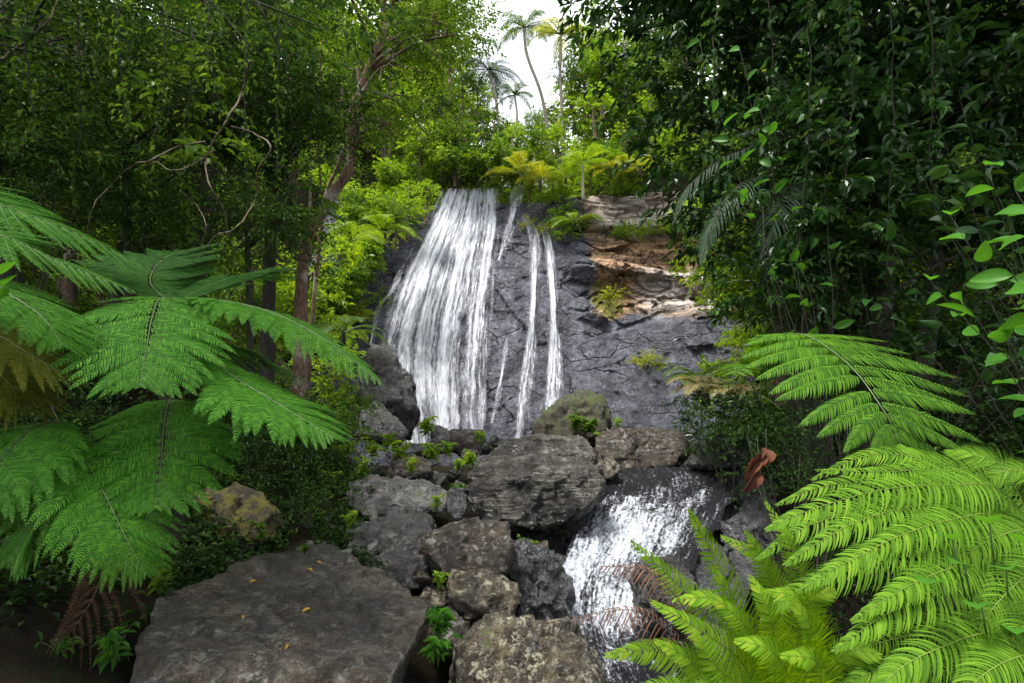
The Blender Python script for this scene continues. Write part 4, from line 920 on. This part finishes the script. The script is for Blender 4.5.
bush('shrub', 'low plants between the shaded rocks and the left edge', 'shrub', gz(at(60, 600, 4.4)), scatter_lumps((-20, 580, 150, 640), (4.2, 4.9), 9, (.15, .3), rt), 'leaf_shaded', rt, leaf=.05, dens=300)
bush('shrub', 'dark leafy shrub over the bank right of the flat brown boulder', 'shrub', gz(at(730, 430, 8.6)), scatter_lumps((700, 400, 770, 455), (8.2, 9.2), 10, (.25, .4), rt), 'leaf_shaded', rt, leaf=.08, dens=260)
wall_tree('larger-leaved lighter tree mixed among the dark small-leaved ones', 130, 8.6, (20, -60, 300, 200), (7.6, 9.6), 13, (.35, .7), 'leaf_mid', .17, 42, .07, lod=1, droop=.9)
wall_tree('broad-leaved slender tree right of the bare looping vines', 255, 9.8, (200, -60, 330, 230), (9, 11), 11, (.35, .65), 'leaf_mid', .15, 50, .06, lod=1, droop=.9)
def creeper(px, py0, py1, d, label, group, lm, leaf=.09):
    p = spline([at(px, py0, d), at(px + rt.uniform(-8, 8), (py0 + py1) / 2, d - .1), at(px + rt.uniform(-14, 14), py1, d)], 40); base = p[0]; p = p + .03 * np.stack([fbm(p * 3 + k * 9, 2) for k in range(3)], -1)
    root = empty('creeper', base, label, 'creeper', group); mb = MB(); tube(mb, p, .008, 4); mb.build('stem', M['bark_dark'], root, origin=base)
    n = 90; i = rt.uniform(4, 39, n); q = np.stack([np.interp(i, np.arange(40), p[:, k]) for k in range(3)], -1) + rt.normal(size=(n, 3)) * .05
    mb = MB(); leafs(mb, q, nz(rt.normal(size=(n, 3)) * [1, 1, .3] - Z * .7), nz(rt.normal(size=(n, 3)) * .5 + [0, -.7, .6]), leaf * rt.uniform(.6, 1.3, n), leaf * .55, 1, 0, .2, .3); mb.build('foliage', M[lm], root, origin=base, smooth=False)
for px, a_, b_, d_ in [(30, -40, 150, 6.4), (75, -40, 210, 6.8), (120, -40, 130, 6.2), (160, -40, 190, 7.0), (212, -40, 120, 6.8), (248, -40, 230, 7.6), (282, -40, 180, 8.2), (98, 60, 240, 7.4), (190, 80, 250, 7.6)]:
    creeper(px, a_, b_, d_, 'leafy creeper hanging in front of the dark left forest', 'creepers hanging on the left', 'leaf_mid')
for px, a_, b_, d_ in [(720, -40, 190, 6.8), (765, -40, 150, 6.4), (808, -40, 260, 6.2), (846, -40, 200, 5.8), (890, -40, 280, 5.8), (925, -40, 180, 5.4)]:
    creeper(px, a_, b_, d_, 'leafy creeper hanging in front of the dark right-hand trees', 'creepers hanging on the right', 'leaf_gloss', .11)
# leaning reddish tree (main left tree)
tp = [gz(at(300, 330, 12)), at(301, 300, 12), at(309, 238, 12), at(334, 192, 12.2), at(350, 165, 12.3), at(353, 110, 12.5), at(372, 60, 12.6), at(392, 10, 12.8), at(405, -60, 13)]
lum = scatter_lumps((345, -60, 470, 60), (11.5, 15), 17, (.6, 1.1), rt) + scatter_lumps((340, 40, 440, 150), (12, 15.5), 12, (.5, .9), rt) + scatter_lumps((300, -120, 460, 0), (10, 14), 8, (.8, 1.3), rt)
tree('leaning_tree', 'tall leaning tree with a reddish flaking trunk and light green crown', 'tree', tp, .135, .07, lum, 'leaf_mid', 'bark_red', rt, leaf=.10, dens=85, wr=.5, limbr=.05, bump=.25, tk=12)
tp = [gz(at(306, 300, 14)), at(322, 220, 14), at(340, 160, 14), at(372, 70, 14), at(398, 0, 14), at(410, -60, 14)]
tree('slender_tree', 'second slender pale trunk just right of the leaning reddish tree', 'tree', tp, .05, .035, scatter_lumps((360, -60, 462, 110), (13, 17), 14, (.6, 1.0), rt), 'leaf_bright', 'bark_red', rt, leaf=.11, dens=70, wr=.5, limbr=.04)
# right, big dark overhanging trees
b = gz((8.6, 6.6))
tree('broadleaf_tree', 'tree at the right edge whose crown closes over the dark hollow', 'tree', [b, b + [.2, 0, 3], b + [-.3, -.3, 6.5]], .18, .07, high((2.6, 8), (4.2, 9), (5.6, 8), 30, (.8, 1.2)), 'leaf_gloss', 'bark_dark', rt, leaf=.16, dens=50)
wall_tree('dark overhanging tree with glossy leaves, trunk right of the rock face', 792, 9.5, (650, -120, 830, 120), (8, 10.5), 26, (.7, 1.15), 'leaf_gloss', .19, 62, .24, lod=1, droop=.9,
          extra_lumps=[LP(*q) for q in [(625, 30, 10, .8), (640, 95, 10.5, .9), (672, 135, 10, .8), (612, -20, 10, .9), (655, 160, 10.2, .4), (690, 210, 9.6, .6), (720, 245, 9.4, .6), (700, 175, 9, .7), (735, 200, 9, .8)]])
wall_tree('dark glossy-leaved tree with the trunk nearest the right edge', 860, 8.0, (770, -120, 1060, 250), (6.3, 8.2), 36, (.6, 1.1), 'leaf_gloss', .18, 70, .2, lod=1, droop=.9)
wall_tree('shaded tree filling the gap behind the two dark trunks', 920, 11.5, (740, 60, 1080, 300), (10.5, 13.5), 24, (.9, 1.4), 'leaf_dark', .13, 110, .16)
bush('shrub', 'tall leafy shrub climbing in front of the two dark trunks', 'shrub', gz(at(810, 330, 7.2)), scatter_lumps((745, 150, 880, 330), (6.8, 8.2), 17, (.35, .6), rt), 'leaf_gloss', rt, leaf=.12, dens=95, lod=1, droop=1.)
bush('shrub', 'very dark shrub behind the arching fern', 'shrub', gz(at(900, 400, 7.2)), scatter_lumps((800, 250, 1060, 420), (6.6, 8.5), 16, (.5, .8), rt), 'leaf_gloss', rt, leaf=.11, dens=70, lod=1)
bush('shrub', 'dark shrub beside the brown leaf litter under the arching fern', 'shrub', gz(at(790, 450, 5.6)), scatter_lumps((745, 420, 860, 500), (5.4, 6.4), 9, (.22, .4), rt), 'leaf_shaded', rt, leaf=.05, dens=400)
bush('shrub', 'dark shrub between the arching fern and the lime-green one', 'shrub', gz(at(960, 470, 4.8)), scatter_lumps((880, 440, 1060, 520), (4.3, 5.4), 10, (.3, .5), rt), 'leaf_shaded', rt, leaf=.06, dens=230)
# lit bushes right of the cliff
bush('shrub', 'sunny yellow-green shrub hanging over the right side of the rock face', 'shrub', at(720, 300, 16), scatter_lumps((700, 215, 770, 325), (15, 17), 12, (.5, .9), rt), 'leaf_bright', rt, leaf=.13, dens=80, wr=.5)
bush('shrub', 'light green shrub at the right foot of the rock face', 'shrub', gz(at(705, 420, 12.5)), scatter_lumps((702, 335, 760, 400), (12, 14), 9, (.3, .5), rt), 'leaf_bright', rt, leaf=.14, dens=100, wr=.5)
# near big leaves at the right edge
def twig_plant(label, base, ends, lm, leaf, n, name='sapling', wr=.42):
    base = np.asarray(base, float); root = empty(name, base, label, 'sapling'); sb = MB(); mb = MB()
    for e in ends:
        p = limb_path(base, at(*e), rt, 14, .1, .08); tube(sb, p, np.linspace(.008, .002, 14), 5)
        i = np.linspace(6, 13, n); q = np.stack([np.interp(i, np.arange(14), p[:, k]) for k in range(3)], -1); T = nz(np.gradient(q, axis=0)); S = nz(np.cross(T, Z)) * np.where(np.arange(n) % 2, 1, -1)[:, None]
        dd_ = nz(T * .7 + S + rt.normal(size=(n, 3)) * .2 - Z * .35); uu_ = nz(Z * .7 - np.array([.2, .7, 0]) + rt.normal(size=(n, 3)) * .6)
        for j in range(n):
            mb = MB(); leafs(mb, q[j:j+1], dd_[j:j+1], uu_[j:j+1], leaf * rt.uniform(.7, 1.2), leaf * wr, 2, 0, .2, .2); mb.build('leaf', M[lm], root, origin=base)
    sb.build('stem', M['bark_dark'], root, origin=base)
    return root
twig_plant('sapling with large bright leaves reaching in at the right edge', gz(at(1180, 420, 3.4)), [(950, 215, 3.6), (985, 165, 3.5), (1000, 250, 3.2), (930, 280, 3.9), (1010, 290, 3.1), (960, 300, 3.5), (1015, 190, 3.2)], 'leaf_broad', .2, 9, wr=.45)
twig_plant('dim sapling with long dark leaves left of the bright one', gz(at(1080, 420, 5.0)), [(900, 130, 5.2), (935, 110, 5), (890, 240, 5.4), (960, 100, 4.8), (870, 300, 5.4), (930, 180, 5)], 'leaf_gloss', .2, 9)
twig_plant('dim sapling whose pale leaf tips catch light near the top right', gz(at(850, 420, 6.0)), [(740, 50, 6.2), (700, 40, 6.4), (760, 110, 6.0), (775, 130, 6.2), (820, 100, 6.2), (730, 140, 6.3)], 'leaf_broad', .2, 8)

# dark grey palm fronds hanging on the right
pb = gz(at(820, 420, 8.2)); pr = empty('understory_palm', pb, 'dusky grey-green palm drooping feathery fronds before the dark trees', 'palm')
tbm = MB(); tube(tbm, spline([pb, at(822, 300, 8.2), at(800, 190, 8.2)], 12), np.linspace(.07, .05, 12), 9, 0, .1); tbm.build('trunk', M['bark_dark'], pr, origin=pb)
for P in [[(800, 190, 8.2), (770, 150, 8), (730, 155, 7.8), (690, 185, 7.6), (672, 225, 7.5)], [(800, 190, 8.2), (765, 175, 7.8), (735, 190, 7.4), (712, 225, 7.2), (700, 265, 7.1)], [(800, 190, 8.2), (790, 185, 7.5), (775, 215, 7.1), (760, 260, 7)],
          [(800, 190, 8.2), (830, 160, 8), (860, 175, 7.8), (880, 210, 7.6)], [(800, 190, 8.2), (800, 150, 7.8), (765, 130, 7.4), (735, 135, 7.2)]]:
    frond(pr, pb, A(*P), 'palm_grey', 'stem_brown', W=.42, npair=46, nsub=0, fill=.6, droop=.5, s0=.15, rng=rt, stem=.012, ang=30)

# ------------------------------------------------------------------ vines
for P, r, lb in [([(250, 60), (242, 92), (228, 118), (215, 140), (205, 162), (211, 187), (222, 207), (230, 240)], .022, 'pale bare vine snaking down through the dark trees'),
                 ([(232, 126), (255, 134), (271, 148), (258, 170), (255, 200), (235, 228), (214, 237), (195, 262)], .02, 'bare vine bowing out to the right in a loop'),
                 ([(205, 142), (178, 147), (150, 160), (132, 166), (110, 186), (92, 208), (85, 240)], .018, 'bare vine arching down towards the left ferns'),
                 ([(212, 152), (195, 163), (172, 170), (155, 162), (140, 170)], .014, 'thin vine crossing between the arching vines'),
                 ([(180, 190), (196, 205), (206, 225), (200, 250)], .012, 'short thin vine below the crossing one'),
                 ([(0, 60), (20, 45), (45, 25), (62, -10)], .03, 'slanting branch-like vine in the upper left corner')]:
    mb = MB(); p = spline([at(x, y, 6.7 + .3 * math.sin(i * 2.1)) for i, (x, y) in enumerate(P)], 50); p = p + .02 * np.stack([fbm(p * 4 + k * 9, 2) for k in range(3)], -1)
    tube(mb, p, np.linspace(r * .6, r * .3, 50), 6, 0, .2); o = mb.build('vine', M['vine']); tag(o, lb, 'vine', 'bare vines on the left')
for P, lb in [([(300, 60), (297, 150), (295, 260)], 'straight hanging vine just left of the reddish trunk'), ([(322, 40), (318, 130), (322, 200)], 'straight hanging vine above the bend of the reddish trunk')]:
    mb = MB(); tube(mb, spline([at(x, y, 11) for x, y in P], 20), .018, 5); tag(mb.build('vine', M['vine']), lb, 'vine', 'straight hanging vines')

# ------------------------------------------------------------------ palms on the skyline
def palm(label, d, pts, crown_r, nf, lm='palm_leaf', r=.12, name='palm_tree', bark='bark_pale', rng=rt):
    P = [at(x, y, d) for x, y in pts]; b = P[0]; root = empty(name, b, label, 'palm')
    tb = MB(); tube(tb, spline(P, 20), np.linspace(r, r * .7, 20), 8, 0, .04); tb.build('trunk', M[bark], root, origin=b)
    t = P[-1]
    for i in range(nf):
        a = i / nf * 2 * PI + rng.uniform(-.2, .2); e = rng.uniform(-.1, .9); v = np.array([math.cos(a) * math.cos(e), math.sin(a) * math.cos(e), math.sin(e)]); L = crown_r * rng.uniform(.85, 1.15)
        C = bez([t, t + v * L * .6 + Z * .1 * L, t + v * L - Z * L * (.25 + .3 * math.cos(e))], 14)
        mb = MB(); frond_mesh(mb, C, Z, W=L * .30, npair=30, nsub=0, droop=.4, s0=.1, rng=rng, stem=.03, ang=30, fill=.55); mb.build('frond', [M[lm], M['stem_green']], root, origin=b, smooth=False)
    return root
palm('tall skyline palm with a leaning pale trunk', 33, [(552, 165), (546, 118), (540, 90), (527, 55), (524, 28)], 1.9, 17, r=.11)
palm('shorter palm with dusky drooping fronds left of the tall skyline palm', 31, [(502, 170), (499, 135), (496, 100), (489, 70)], 1.9, 16, 'palm_grey', r=.1)
palm('straight palm with yellow-green fronds right of the tall skyline palm', 32, [(564, 165), (562, 112), (560, 70), (561, 35)], 2.0, 17, 'leaf_yellow', r=.1)
palm('thin bare-trunked palm standing above the waterfall lip', 30, [(505, 175), (512, 140), (517, 120), (515, 95)], 1.2, 13, r=.08)

# ------------------------------------------------------------------ plants over the falls
def small_tree_fern(label, base, h, L, nf, lm, group=None, lean=(0, 0, 0), name='tree_fern', rng=rt, trunkm='bark_dark', W=.24):
    base = np.asarray(base, float); root = empty(name, base, label, 'tree fern', group); t = base + Z * h + np.asarray(lean)
    tb = MB(); tube(tb, spline([base, (base + t) / 2, t], 8), np.linspace(.07, .05, 8), 7, 0, .2); tb.build('trunk', M[trunkm], root, origin=base)
    for i in range(nf):
        a = i / nf * 2 * PI + rng.uniform(-.25, .25); e = rng.uniform(.15, .8); v = np.array([math.cos(a) * math.cos(e), math.sin(a) * math.cos(e), math.sin(e)]); l = L * rng.uniform(.8, 1.15)
        C = bez([t, t + v * l * .6 + Z * .12 * l, t + v * l - Z * l * (.3 + .2 * math.cos(e))], 14)
        mb = MB(); frond_mesh(mb, C, Z, W=l * W, npair=20, nsub=7, ratio=.2, droop=.2, s0=.12, rng=rng, stem=.012, fill=.9); mb.build('frond', [M[lm], M['stem_green']], root, origin=base, smooth=False)
    return root
def on_cliff(px, py): return cliff_hit(np.array(float(px)), np.array(float(py)))
small_tree_fern('yellow-green tree fern above the right end of the waterfall lip', at(522, 185, 26.5), .5, 1.9, 11, 'leaf_yellow')
small_tree_fern('bright tree fern hanging over the ledge right of the waterfall lip', on_cliff(562, 215) - [0, .2, 0], .7, 1.7, 11, 'leaf_bright')
small_tree_fern('tree fern on a pale double stem above the ochre rock', at(583, 200, 24.5), 1.6, 1.6, 10, 'leaf_bright', trunkm='bark_pale')
small_tree_fern('low fern at the top of the pale upper rock block', at(610, 178, 24.8), .4, 1.3, 9, 'leaf_yellow')
small_tree_fern('light green tree fern on the slope left of the falls', at(385, 250, 21.5), .6, 1.7, 10, 'leaf_bright')
small_tree_fern('fern fountain half way down the left of the falls', at(352, 258, 18), .5, 1.5, 10, 'leaf_bright')
small_tree_fern('ferny clump above the tall dark boulder', at(343, 345, 14), .3, 1.2, 10, 'leaf_mid')
small_tree_fern('straw-coloured fern drooping beside the flat brown boulder', at(706, 405, 9.5), .2, .8, 9, 'fern_straw')
small_tree_fern('clump of dry brown hanging fronds on the bank right of the flat boulder', at(738, 405, 8.4), .1, .7, 9, 'fern_straw')
small_tree_fern('bright little palm-like fern right of the rock foot', at(700, 395, 10.5), .3, 1.0, 9, 'leaf_bright')
small_tree_fern('bright fern leaning out over the waterfall lip', at(540, 192, 25.8), .5, 1.7, 11, 'leaf_yellow')
small_tree_fern('light green fern at the left of the pale double stem', at(566, 188, 25), .4, 1.5, 10, 'leaf_bright')
small_tree_fern('fern hanging down beside the head of the narrow stream', on_cliff(574, 232) - [0, .5, 0], .2, 1.5, 11, 'leaf_bright')
small_tree_fern('yellowish fern over the top of the ochre rock', at(640, 176, 24.4), .3, 1.4, 10, 'leaf_yellow')
bush('shrub', 'shaggy clump of dry leaves and moss hanging beside the falls', 'shrub', on_cliff(566, 232), [(on_cliff(x, y) + [0, -.3, 0], r) for x, y, r in [(555, 222, .5), (566, 215, .6), (575, 226, .5), (568, 238, .45), (560, 236, .4)]], 'leaf_bright', rt, leaf=.12, dens=150, droop=1.2)
for i, (px, py, r, lm, lb) in enumerate([(655, 235, .45, 'leaf_bright', 'small bush on the ochre ledge'), (625, 238, .35, 'leaf_bright', 'low tuft of plants at the left of the ochre ledge'), (680, 232, .5, 'leaf_bright', 'leafy bush at the right end of the ochre ledge'), (530, 228, .16, 'leaf_yellow', 'tiny bright plant between the water threads'),
                                         (545, 236, .2, 'leaf_yellow', 'tiny bright plant at the head of the narrow stream'), (643, 365, .25, 'leaf_yellow', 'yellow-leaved plant on the lower right rock'), (352, 320, .4, 'leaf_yellow', 'yellow plant by the dark gully left of the falls'), (610, 300, .2, 'leaf_yellow', 'small yellow plant in the mossy patch of rock'), (620, 195, .4, 'leaf_bright', 'leafy bush against the pale upper rock')]):
    c = on_cliff(px, py); r = r * 1.25; bush('shrub', lb, 'shrub', c + [0, .1, -.1], [(c + [0, -.45, .15], r), (c + [r * .8, -.4, .1], r * .7), (c + [-r * .8, -.4, .05], r * .6)], lm, rt, leaf=.12, dens=260, wr=.4)

# background trees on the slopes: six kinds, copied
def proto_tree(k, rng):
    H = [5, 6.5, 4, 7, 5.5, 3][k]; lm = ['leaf_mid', 'leaf_bright', 'leaf_bright', 'leaf_dark', 'leaf_mid', 'leaf_bright'][k]
    rr = [1.5, 1.6, 1.3, 1.9, 1.7, 1.1][k]; lumps = []
    for j in range([12, 12, 10, 14, 12, 9][k]):
        a = rng.uniform(0, 2 * PI); q = rng.uniform(.1, 1) * rr; lumps.append((np.array([math.cos(a) * q, math.sin(a) * q, H * rng.uniform(.35, 1) - .3 * q]), rng.uniform(.45, .85) * rr * .55))
    return tree('forest_tree', 'x', 'tree', [(0, 0, -.6), (.1, .05, H * .4), (.05 + rng.uniform(-.3, .3), 0, H * .95)], .14, .04, lumps, lm, 'bark', rng, leaf=[.2, .22, .26, .2, .17, .24][k], dens=[70, 60, 60, 70, 95, 75][k], wr=.5, limbr=.05, lod=0, k=6, twig=.5, tk=7)
rp = np.random.default_rng(11)
PT = [proto_tree(k, rp) for k in range(6)]
used = [False] * 6
def place_tree(k, p, s, label, group):
    o = PT[k] if not used[k] else copy_tree(PT[k]); used[k] = True
    o.location = p; o.scale = (s * rp.uniform(.9, 1.15), s * rp.uniform(.9, 1.15), s * rp.uniform(.9, 1.1)); o.rotation_euler = (0, 0, rp.uniform(0, 6.28)); tag(o, label, 'tree', group); return o
def slope(n, x, y, s, kinds, label, group, ok=lambda p: True):
    c = 0; tries = 0; pts = []
    while c < n and tries < 4000:
        tries += 1; p = gz((rp.uniform(*x), rp.uniform(*y)))
        if not ok(p) or any(np.hypot(p[0] - q[0], p[1] - q[1]) < 1.3 for q in pts): continue
        pts.append(p); place_tree(int(rp.choice(kinds)), p, rp.uniform(*s), label, group); c += 1
def px_of(p):
    v = p - CAM; d = v @ FW; return 512 + F * v[0] / d, 341.5 - F * (v @ UP) / d, d
def gap(p):            # keep the notch of open sky over the falls
    x, y, d = px_of(p); return not (462 < x < 592 and d > 27)
slope(34, (-16, -5.5), (15, 27), (.45, .85), [0, 1, 2, 4, 5], 'leafy tree in the dense growth on the left bank beside the falls', 'trees on the left bank beside the falls', lambda p: px_of(p)[0] < 400)
slope(75, (-26, -1.5), (28, 48), (.8, 1.5), [0, 1, 2, 3, 4], 'tree in the thick forest on the slope above the left of the falls', 'forest trees above the left of the falls', gap)
slope(70, (3, 30), (27.5, 48), (.8, 1.5), [0, 1, 2, 3, 4], 'tree in the thick forest on the slope above the rock face on the right', 'forest trees above the right of the rock face', gap)
slope(26, (7, 22), (12, 26), (.7, 1.2), [0, 2, 3, 4], 'tree on the shaded bank behind the dark glossy-leaved trees', 'trees on the right bank', lambda p: px_of(p)[0] > 730)
slope(12, (-22, -8), (12, 18), (.7, 1.2), [0, 3, 4], 'tree deep in the shaded forest behind the looping vines', 'trees deep in the left forest', lambda p: px_of(p)[0] < 300)
slope(34, (-4.5, 7), (28.5, 46), (.45, .75), [2, 4, 5, 1], 'low tree on the saddle under the skyline palms', 'low trees under the skyline palms', lambda p: px_of(p)[1] > 138)
for i, (px, py, d, k, s, lb) in enumerate([(455, 178, 28, 4, .55, 'dark green bush-like tree just left above the waterfall lip'), (478, 182, 28.5, 3, .45, 'dark rounded tree right at the waterfall lip'), (595, 130, 27, 2, .6, 'bright broad-leaved tree over the ochre rock'),
                                           (560, 165, 27.5, 5, .6, 'yellow-green tree beside the pale double stem'), (540, 160, 29, 5, .6, 'bright small tree behind the yellow-green tree fern'), (590, 100, 40, 1, .8, 'tree rising to the skyline right of the palms'),
                                           (425, 215, 24.5, 5, .55, 'light tree at the upper left edge of the falls'), (408, 230, 22.5, 2, .5, 'light tree half way up the left edge of the falls'), (395, 245, 21.5, 0, .4, 'tree at the left edge of the falls, lowest of the light ones'), (440, 130, 34, 1, .9, 'light tree high on the slope over the waterfall lip')]):
    place_tree(k, at(px, py, d) - Z * s * .8, s, lb, None)
for i, (px, top, d, k, s) in enumerate([(462, 58, 33, 0, .8), (478, 92, 34, 1, .7), (586, 40, 33, 4, .9), (602, 5, 31, 1, 1.0), (574, 84, 35, 2, .8), (548, 122, 36, 0, .6), (516, 128, 36, 4, .6), (496, 108, 37, 1, .7), (450, 20, 31, 4, .9), (532, 135, 34, 3, .5), (508, 120, 38, 0, .6), (537, 112, 39, 4, .6), (556, 100, 39, 1, .6), (488, 100, 38, 3, .6), (570, 60, 36, 0, .7), (472, 80, 36, 4, .7)]):
    place_tree(k, at(px, top, d) - Z * s * [5, 6.5, 4, 7, 5.5, 3][k], s, 'feathery tree edging the gap of white sky around the palms', 'trees around the sky gap')
# shrubs that hide the flanks of the rock face: four kinds, copied
def proto_bush(k):
    lm = ['leaf_bright', 'leaf_mid', 'leaf_bright', 'leaf_mid'][k]; r = .55
    return bush('shrub', 'x', 'shrub', (0, 0, -.3), [(rp.normal(size=3) * [.45, .45, .25] + [0, 0, .2], r * rp.uniform(.6, 1)) for _ in range(6)], lm, rp, leaf=[.16, .12, .22, .14][k], dens=[90, 150, 60, 130][k], wr=[.45, .5, .35, .4][k], droop=.8)
PB = [proto_bush(k) for k in range(4)]; usedb = [False] * 4
def shrub_copy(p, s, k, label, group):
    o = PB[k] if not usedb[k] else copy_tree(PB[k]); usedb[k] = True
    o.location = p; o.scale = (s, s, s * .9); o.rotation_euler = (0, 0, rp.uniform(0, 6.28)); tag(o, label, 'shrub', group)
def fern_copy(src, p, s, label, group):
    o = copy_tree(src); o.location = p; o.scale = (s, s, s); o.rotation_euler = (0, 0, rp.uniform(0, 6.28)); tag(o, label, 'tree fern', group)
for i in range(60):
    t = rp.random(); py = 185 + 165 * t; edge = np.interp(py, [185, 225, 280, 345], [438, 418, 388, 352]); px = edge - 14 - abs(rp.normal()) * 45
    q = on_cliff(px, py); shrub_copy(q + np.array([0, -.5 - rp.random() * .8, 0]), rp.uniform(.6, 1.1), int(rp.integers(4)), 'leafy shrub clinging to the flank of the rock just left of the falls', 'shrubs on the left flank of the falls')
for i in range(55):
    t = rp.random(); py = 170 + 240 * t; edge = np.interp(py, [170, 215, 260, 300, 340, 380, 420], [692, 702, 702, 718, 724, 716, 710]); px = edge + 22 + abs(rp.normal()) * 50
    q = on_cliff(px, py); shrub_copy(q + np.array([0, -.5 - rp.random() * 1.2, 0]), rp.uniform(.5, 1.0), int(rp.integers(4)), 'leafy shrub on the flank of the rock face right of the ochre rock', 'shrubs on the right flank of the rock face')
for i in range(34):
    px = rp.uniform(440, 690); q = at(px, 178 - abs(rp.normal()) * 16, rp.uniform(26.5, 28.5) - (1.5 if px > 600 else 0)); shrub_copy(q, rp.uniform(.6, 1.1), int(rp.integers(4)), 'bright shrub in the row of plants along the top edge of the rock face', 'shrubs along the top of the rock face')
# ------------------------------------------------------------------ undergrowth
def undergrowth(areas, name, mt, label, seed):
    rng = np.random.default_rng(seed)
    def area(x, y, n, leaf, ok):
        X = rng.uniform(*x, n); Y = rng.uniform(*y, n); k = ok(X, Y); X, Y = X[k], Y[k]
        cl = fbm(np.stack([X * .9, Y * .9, X * 0], -1), 3) > -.12; X, Y = X[cl], Y[cl]; n = len(X)
        H = ground_h(X, Y); out = []
        for j in range(4):
            p = np.stack([X, Y, H + rng.uniform(0, .35, n) * leaf * 6], -1) + rng.normal(size=(n, 3)) * [leaf, leaf, 0]
            out.append((p, nz(rng.normal(size=(n, 3)) * [1, 1, .35])))
        return out, leaf, n
    mb = MB()
    for a in areas:
        lst, leaf, n = area(*a)
        for p, v in lst: leafs(mb, p, v, nz(Z + rng.normal(size=v.shape) * .4), leaf * rng.uniform(.6, 1.3, len(p)), leaf * .5, 0)
    tag(mb.build(name, M[mt], smooth=False), label, 'undergrowth', kind='stuff')
undergrowth([((-9, -1.2), (3.5, 13), 26000, .07, lambda X, Y: (X < cx(Y) - 2.6)), ((1.5, 10), (2, 14), 22000, .07, lambda X, Y: (X > cx(Y) + 1.3))], 'undergrowth', 'leaf_shaded', 'dark leafy undergrowth covering both near banks', 99)
undergrowth([((-16, 16), (13, 24), 26000, .13, lambda X, Y: np.abs(X - cx(Y)) > 6.2), ((-25, 28), (27.5, 45), 30000, .2, lambda X, Y: np.abs(X) < 60)], 'undergrowth', 'leaf_mid', 'green undergrowth on the forest floor beyond the boulders', 98)

# ------------------------------------------------------------------ light
w = bpy.data.worlds.new("World"); sc.world = w; w.use_nodes = True; nt = w.node_tree; nt.nodes.clear(); N = NT(nt)
SUN_EL, SUN_AZ = 72, 250      # azimuth clockwise from +Y
sky = N('TexSky', sky_type='NISHITA', sun_disc=False, sun_elevation=math.radians(SUN_EL), sun_rotation=math.radians(SUN_AZ))
tc = N('TexCoord').outputs['Generated']
cl = N.ramp(N.noise(N.mapped(tc, (1, 1, 2.2)), 2.2, 6, .6), [(.36, .25), (.52, 1.)])
col = N.mix(cl, sky.outputs[0], (9.5, 9.6, 10.0))
bg = N('Background', {'Color': col, 'Strength': .10})
nt.links.new(bg.outputs[0], N('OutputWorld').inputs[0])
sl = bpy.data.lights.new('sun', 'SUN'); sl.energy = 3.8; sl.angle = math.radians(18); sl.color = (1, .97, .9)
so = bpy.data.objects.new('sun', sl); COL.objects.link(so)
el, az = math.radians(SUN_EL), math.radians(SUN_AZ)
so.rotation_euler = Vector((-math.sin(az) * math.cos(el), -math.cos(az) * math.cos(el), -math.sin(el))).to_track_quat('-Z', 'Y').to_euler()

cd = bpy.data.cameras.new('camera'); cd.lens = 20; cd.sensor_width = 36; cd.clip_start = .05; cd.clip_end = 2000
co = bpy.data.objects.new('camera', cd); COL.objects.link(co); co.location = CAM; co.rotation_euler = (PI / 2 + PITCH, 0, 0); sc.camera = co
sc.view_settings.view_transform = 'Standard'; sc.view_settings.look = 'None'; sc.view_settings.gamma = 1; sc.view_settings.exposure = 1.18; sc.view_settings.use_curve_mapping = False
cy = sc.cycles
cy.use_denoising = True; cy.denoiser = 'OPENIMAGEDENOISE'; cy.max_bounces = 7; cy.diffuse_bounces = 4; cy.glossy_bounces = 2; cy.transmission_bounces = 3; cy.transparent_max_bounces = 12
cy.caustics_reflective = False; cy.caustics_refractive = False; cy.use_adaptive_sampling = True; cy.adaptive_threshold = .02
